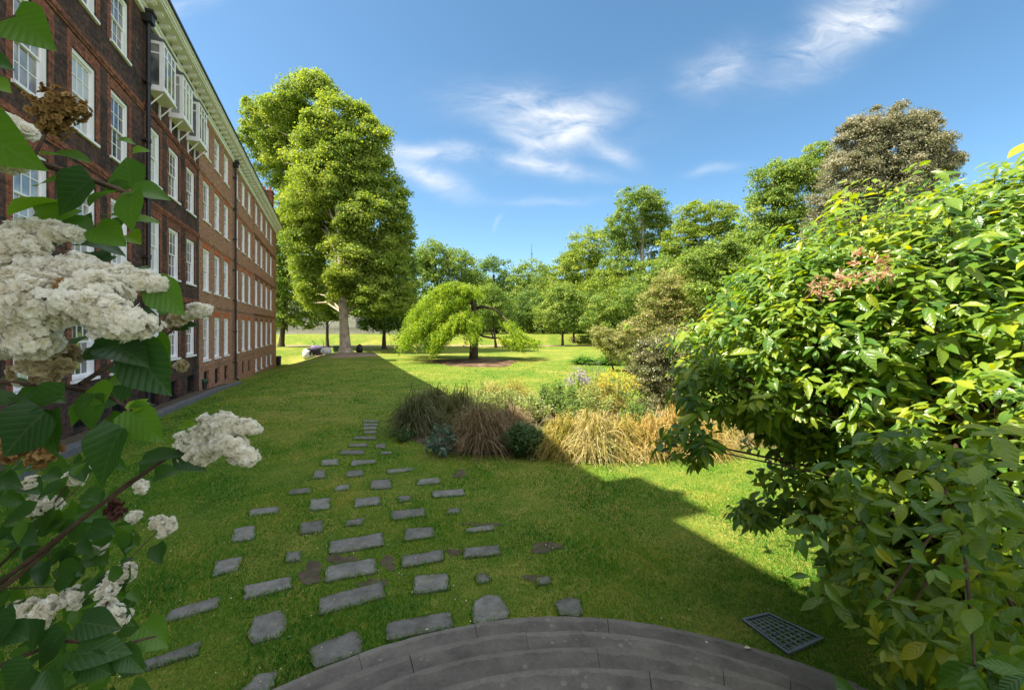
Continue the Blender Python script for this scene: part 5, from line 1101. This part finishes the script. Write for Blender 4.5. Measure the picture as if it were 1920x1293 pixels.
    for ring, (npet, tilt, s) in enumerate([(5, .25, 1.), (4, .75, .8), (3, 1.15, .55)]):
        for i in range(npet):
            a = 2*math.pi*i/npet+ring*.6; q = petal_t*s; y = q[:, 1]*math.cos(tilt)-q[:, 2]*math.sin(tilt); z = q[:, 1]*math.sin(tilt)+q[:, 2]*math.cos(tilt)
            fv.append(np.stack([q[:, 0]*math.cos(a)-y*math.sin(a), q[:, 0]*math.sin(a)+y*math.cos(a), z], 1)); ff.append(petal_f+k); k += 6
    FV = np.concatenate(fv); FFc = np.concatenate(ff)
    def panicle(axis, r0, r1, nfl, m, fl=.0085, name='flower_panicle', rag=.28):
        pts = np.array([P(*a) for a in axis]); f = rng.random(nfl)**.85; j = f*(len(pts)-1); i0 = np.minimum(j.astype(int), len(pts)-2); fr = (j-i0)[:, None]
        c = pts[i0]*(1-fr)+pts[i0+1]*fr; ax = unit(pts[-1]-pts[0]); u = rdir(nfl, rng); u = unit(u-(u@ax)[:, None]*ax*.7)
        lob = 1+rag*np.sin(f*17+u[:, 0]*3)*np.cos(u[:, 2]*4+f*9)
        R = (r0+(r1-r0)*f)*lob*rng.uniform(.66, 1.12, nfl); p = c+u*R[:, None]
        nn = unit(u+ax*.25+rng.normal(0, .35, (nfl, 3)))
        V, Fa = scatter(FV, FFc, p, frames(nn, rdir(nfl, rng)), fl*rng.uniform(.7, 1.25, nfl))
        t = np.repeat(np.clip(rng.normal(.6, .2, nfl), 0, 1), len(FFc))
        return keep(bulk(name, V, Fa, m, None, t), root)
    big = [([(-40,560,.62),(45,575,.60),(110,560,.61)], .055, .045, 620), ([(-30,620,.62),(40,610,.60),(70,650,.6)], .045, .025, 380), ([(60,520,.66),(150,510,.65),(240,520,.65),(310,534,.66)], .026, .012, 520), ([(120,505,.66),(165,495,.65)], .022, .02, 160),
           ([(100,570,.62),(170,575,.60),(225,600,.60),(272,612,.61)], .036, .022, 560), ([(150,540,.62),(215,560,.62)], .03, .028, 260), ([(-30,455,.66),(20,455,.65),(75,468,.65)], .032, .014, 330), ([(25,432,.68),(80,432,.67),(148,440,.67)], .020, .010, 260), ([(-30,505,.66),(40,500,.65),(90,500,.65)], .03, .02, 260),
           ([(-40,290,.6),(10,298,.58),(42,300,.58)], .026, .012, 200), ([(-20,225,.6),(20,232,.6),(58,250,.6)], .012, .006, 120), ([(-30,272,.6),(5,275,.6)], .012, .01, 80), ([(-20,650,.62),(12,655,.62)], .016, .012, 90)]
    for ax, a, b, n in big: panicle(ax, a*.70, b*.72, int(n*1.1), pw, .0088, rag=.5)
    panicle([(60,690,.68),(88,680,.67),(125,668,.67)], .024, .016, 240, pal, .010)
    # the panicle hanging out over the lawn
    for ax, a, b, n in [([(345,830,.90),(400,812,.9),(440,798,.9),(480,802,.9)], .028, .012, 360), ([(365,845,.9),(400,838,.9)], .030, .026, 240), ([(400,828,.89),(440,838,.88),(474,862,.88)], .030, .014, 380), ([(385,800,.9),(430,790,.9)], .022, .018, 200)]: panicle(ax, a*.84, b*.84, int(n*1.5), pw, .0075, rag=.45)
    panicle([(350,588,.95),(372,580,.95),(388,582,.95)], .015, .008, 110, pw, .009); panicle([(318,606,.95),(332,602,.95),(345,592,.95)], .014, .008, 80, pal, .009); panicle([(335,690,.9),(343,683,.9)], .010, .006, 40, pal, .009)
    for (x, y, r, d) in [(143,893,17,1.2), (60,906,14,1.2), (72,944,22,1.2), (95,944,16,1.2), (183,870,8,1.2), (263,912,12,1.2), (298,978,12,1.25), (318,984,12,1.25), (308,995,10,1.25), (252,968,9,1.25), (185,1020,14,1.2), (240,1070,16,1.15), (215,1082,14,1.15), (200,1108,19,1.1), (138,1118,20,1.1), (212,1160,26,1.05), (195,1140,18,1.05), (90,1140,20,1.05), (50,1145,22,1.05), (72,1165,18,1.05), (20,1150,14,1.05), (30,845,8,1.15)]:
        panicle([(x-r*.5, y+r*.2, d), (x+r*.5, y-r*.2, d)], r/F*d*.9, r/F*d*.6, int(3.6*r), pw, .0095, rag=.45)
    for ax, a, b, n in [([(80,220,.74),(105,200,.74),(125,185,.74)], .024, .016, 210), ([(110,205,.74),(140,205,.74),(160,210,.74)], .018, .008, 150), ([(85,225,.74),(115,235,.74)], .02, .016, 120)]: panicle(ax, a, b, n, pbn, .0058, 'withered_panicle', .8)
    panicle([(60,868,.72),(85,850,.72),(98,835,.72)], .012, .008, 60, pbn, .0085, 'withered_panicle', .8)
    panicle([(0,835,.72),(40,850,.72)], .014, .01, 60, pbn, .0085, 'withered_panicle', .8); panicle([(110,535,.60),(122,540,.60)], .006, .004, 14, pbn, .008, 'withered_panicle', .8); panicle([(212,940,1.0),(216,970,1.0)], .012, .01, 40, M['dead_leaf'], .01, 'withered_panicle', .8)
M['dead_leaf'] = leafmat('dead_leaf', [(.05, .02, .015), (.10, .04, .03)], .1)
lilac()
SKYSTR, AIR, OZ, FILLSTR, CLOUDSTR, EXPO, SAT = .068, .85, 3.5, .54, .33, 1.80, 1.08
# ------------------------------------------------------------------ camera, sun, sky
cam = bpy.data.cameras.new('camera'); co_ = bpy.data.objects.new('camera', cam); C.objects.link(co_); sc.camera = co_
co_.location = (0, 0, E); co_.rotation_euler = (math.pi/2, 0, 0); cam.sensor_width = 36; cam.lens = 36*F/1920; cam.shift_y = -(646.5-HY)/1920; cam.clip_start = .02; cam.clip_end = 3000
SUN = np.array([-9.8, -2.1, 14.6]); SUN = SUN/np.linalg.norm(SUN)
sl = bpy.data.lights.new('sun', 'SUN'); sl.energy = 3.9; sl.angle = math.radians(.5); sl.color = (1, .91, .72)
so = bpy.data.objects.new('sun', sl); C.objects.link(so); so.rotation_euler = Vector(SUN).to_track_quat('Z', 'Y').to_euler(); so.location = (-30, -20, 60)
w = bpy.data.worlds.new('World'); sc.world = w; w.use_nodes = True; nt = w.node_tree; nd = nt.nodes; lk = nt.links; nd.clear()
sky = nd.new('ShaderNodeTexSky'); sky.sky_type = 'NISHITA'; sky.sun_disc = False; sky.sun_elevation = math.asin(SUN[2]); sky.sun_rotation = math.atan2(SUN[0], SUN[1])
sky.air_density = AIR; sky.dust_density = .7; sky.ozone_density = OZ; sky.altitude = 50
bg = nd.new('ShaderNodeBackground'); hsv = nd.new('ShaderNodeHueSaturation'); hsv.inputs['Saturation'].default_value = SAT; hsv.inputs['Hue'].default_value = .486; lk.new(sky.outputs[0], hsv.inputs['Color']); lk.new(hsv.outputs[0], bg.inputs[0]); bg.inputs[1].default_value = SKYSTR
tc = nd.new('ShaderNodeTexCoord'); sp = nd.new('ShaderNodeSeparateXYZ'); lk.new(tc.outputs['Generated'], sp.inputs[0])
def mth(op, a, b=None, c=None, clamp=False):
    n = nd.new('ShaderNodeMath'); n.operation = op; n.use_clamp = clamp
    for i, q in enumerate((a, b, c)):
        if q is None: continue
        if hasattr(q, 'links'): lk.new(q, n.inputs[i])
        else: n.inputs[i].default_value = q
    return n.outputs[0]
yy = mth('MAXIMUM', sp.outputs[1], .04); ax = mth('DIVIDE', sp.outputs[0], yy); az = mth('DIVIDE', sp.outputs[2], yy)
cv = nd.new('ShaderNodeCombineXYZ'); lk.new(ax, cv.inputs[0]); lk.new(az, cv.inputs[1])
# cirrus wisps: place (bearing, rise), lean, length, breadth, strength
CL = [(1010, 205, -8, 150, 46, .85), (1070, 235, 28, 110, 40, .75), (985, 262, -10, 70, 26, .5), (1020, 312, -9, 110, 16, .75), (815, 283, -6, 105, 17, .8), (800, 330, -22, 80, 26, .9), (1590, 50, 34, 150, 50, .9), (1345, 130, 30, 75, 45, .55), (1150, 285, -25, 50, 20, .5), (1335, 318, 5, 48, 10, .42), (1020, 375, 0, 120, 10, .25), (330, 8, 10, 70, 20, .35), (1640, 20, 20, 90, 40, .5), (930, 420, 60, 22, 4, .4)]
acc = None
wn = nd.new('ShaderNodeTexNoise'); wn.inputs['Scale'].default_value = 5; wn.inputs['Detail'].default_value = 4; lk.new(cv.outputs[0], wn.inputs['Vector'])
wv = nd.new('ShaderNodeVectorMath'); wv.operation = 'MULTIPLY_ADD'; lk.new(wn.outputs['Color'], wv.inputs[0]); wv.inputs[1].default_value = (.11, .07, 0); lk.new(cv.outputs[0], wv.inputs[2])
sp2 = nd.new('ShaderNodeSeparateXYZ'); lk.new(wv.outputs[0], sp2.inputs[0])
for (cx, cy, an, L, B, s) in CL:
    dx = mth('SUBTRACT', sp2.outputs[0], (cx-HX)/F+.055); dz = mth('SUBTRACT', sp2.outputs[1], (HY-cy)/F+.035)
    ca, sa = math.cos(math.radians(an)), math.sin(math.radians(an))
    p = mth('MULTIPLY', mth('ADD', mth('MULTIPLY', dx, ca), mth('MULTIPLY', dz, sa)), F/L); q = mth('MULTIPLY', mth('SUBTRACT', mth('MULTIPLY', dz, ca), mth('MULTIPLY', dx, sa)), F/B)
    r = mth('ADD', mth('MULTIPLY', p, p), mth('MULTIPLY', q, q)); g = mth('MULTIPLY', mth('EXPONENT', mth('MULTIPLY', r, -1.3)), s)
    acc = g if acc is None else mth('ADD', acc, g)
mp = nd.new('ShaderNodeMapping'); mp.inputs['Rotation'].default_value = (0, 0, math.radians(-12)); mp.inputs['Scale'].default_value = (4.2, 11, 1); lk.new(wv.outputs[0], mp.inputs['Vector'])
fn = nd.new('ShaderNodeTexNoise'); fn.inputs['Scale'].default_value = 1.6; fn.inputs['Detail'].default_value = 7; fn.inputs['Roughness'].default_value = .62; fn.inputs['Distortion'].default_value = .6; lk.new(mp.outputs[0], fn.inputs['Vector'])
fz = mth('MULTIPLY_ADD', fn.outputs['Fac'], 2.6, -.72, True)
fac = mth('MULTIPLY', mth('MULTIPLY', acc, fz), .95, None, True)
bg2 = nd.new('ShaderNodeBackground'); bg2.inputs[0].default_value = (.93, .96, 1, 1); bg2.inputs[1].default_value = CLOUDSTR
ms = nd.new('ShaderNodeMixShader'); lk.new(fac, ms.inputs[0]); lk.new(bg.outputs[0], ms.inputs[1]); lk.new(bg2.outputs[0], ms.inputs[2])
# added unseen cumulus overhead and behind the viewer, brightens and neutralises the shade
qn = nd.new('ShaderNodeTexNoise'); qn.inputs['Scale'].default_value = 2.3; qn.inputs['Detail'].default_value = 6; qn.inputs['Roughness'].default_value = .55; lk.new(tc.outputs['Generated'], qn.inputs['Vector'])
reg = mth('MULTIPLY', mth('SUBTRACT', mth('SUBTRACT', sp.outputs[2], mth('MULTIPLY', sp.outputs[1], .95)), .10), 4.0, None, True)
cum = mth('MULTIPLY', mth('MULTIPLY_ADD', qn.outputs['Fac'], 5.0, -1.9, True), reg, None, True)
bg3 = nd.new('ShaderNodeBackground'); bg3.inputs[0].default_value = (.98, .985, .97, 1); bg3.inputs[1].default_value = FILLSTR
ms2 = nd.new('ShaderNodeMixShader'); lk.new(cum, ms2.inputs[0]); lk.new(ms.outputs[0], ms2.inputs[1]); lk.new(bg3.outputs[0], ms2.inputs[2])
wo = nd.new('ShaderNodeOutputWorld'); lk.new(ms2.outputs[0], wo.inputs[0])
sc.view_settings.view_transform = 'Standard'; sc.view_settings.look = 'None'; sc.view_settings.exposure = EXPO; sc.view_settings.gamma = 1; sc.view_settings.use_curve_mapping = False
sc.cycles.max_bounces = 10; sc.cycles.diffuse_bounces = 6; sc.cycles.transmission_bounces = 6; sc.cycles.sample_clamp_indirect = 6
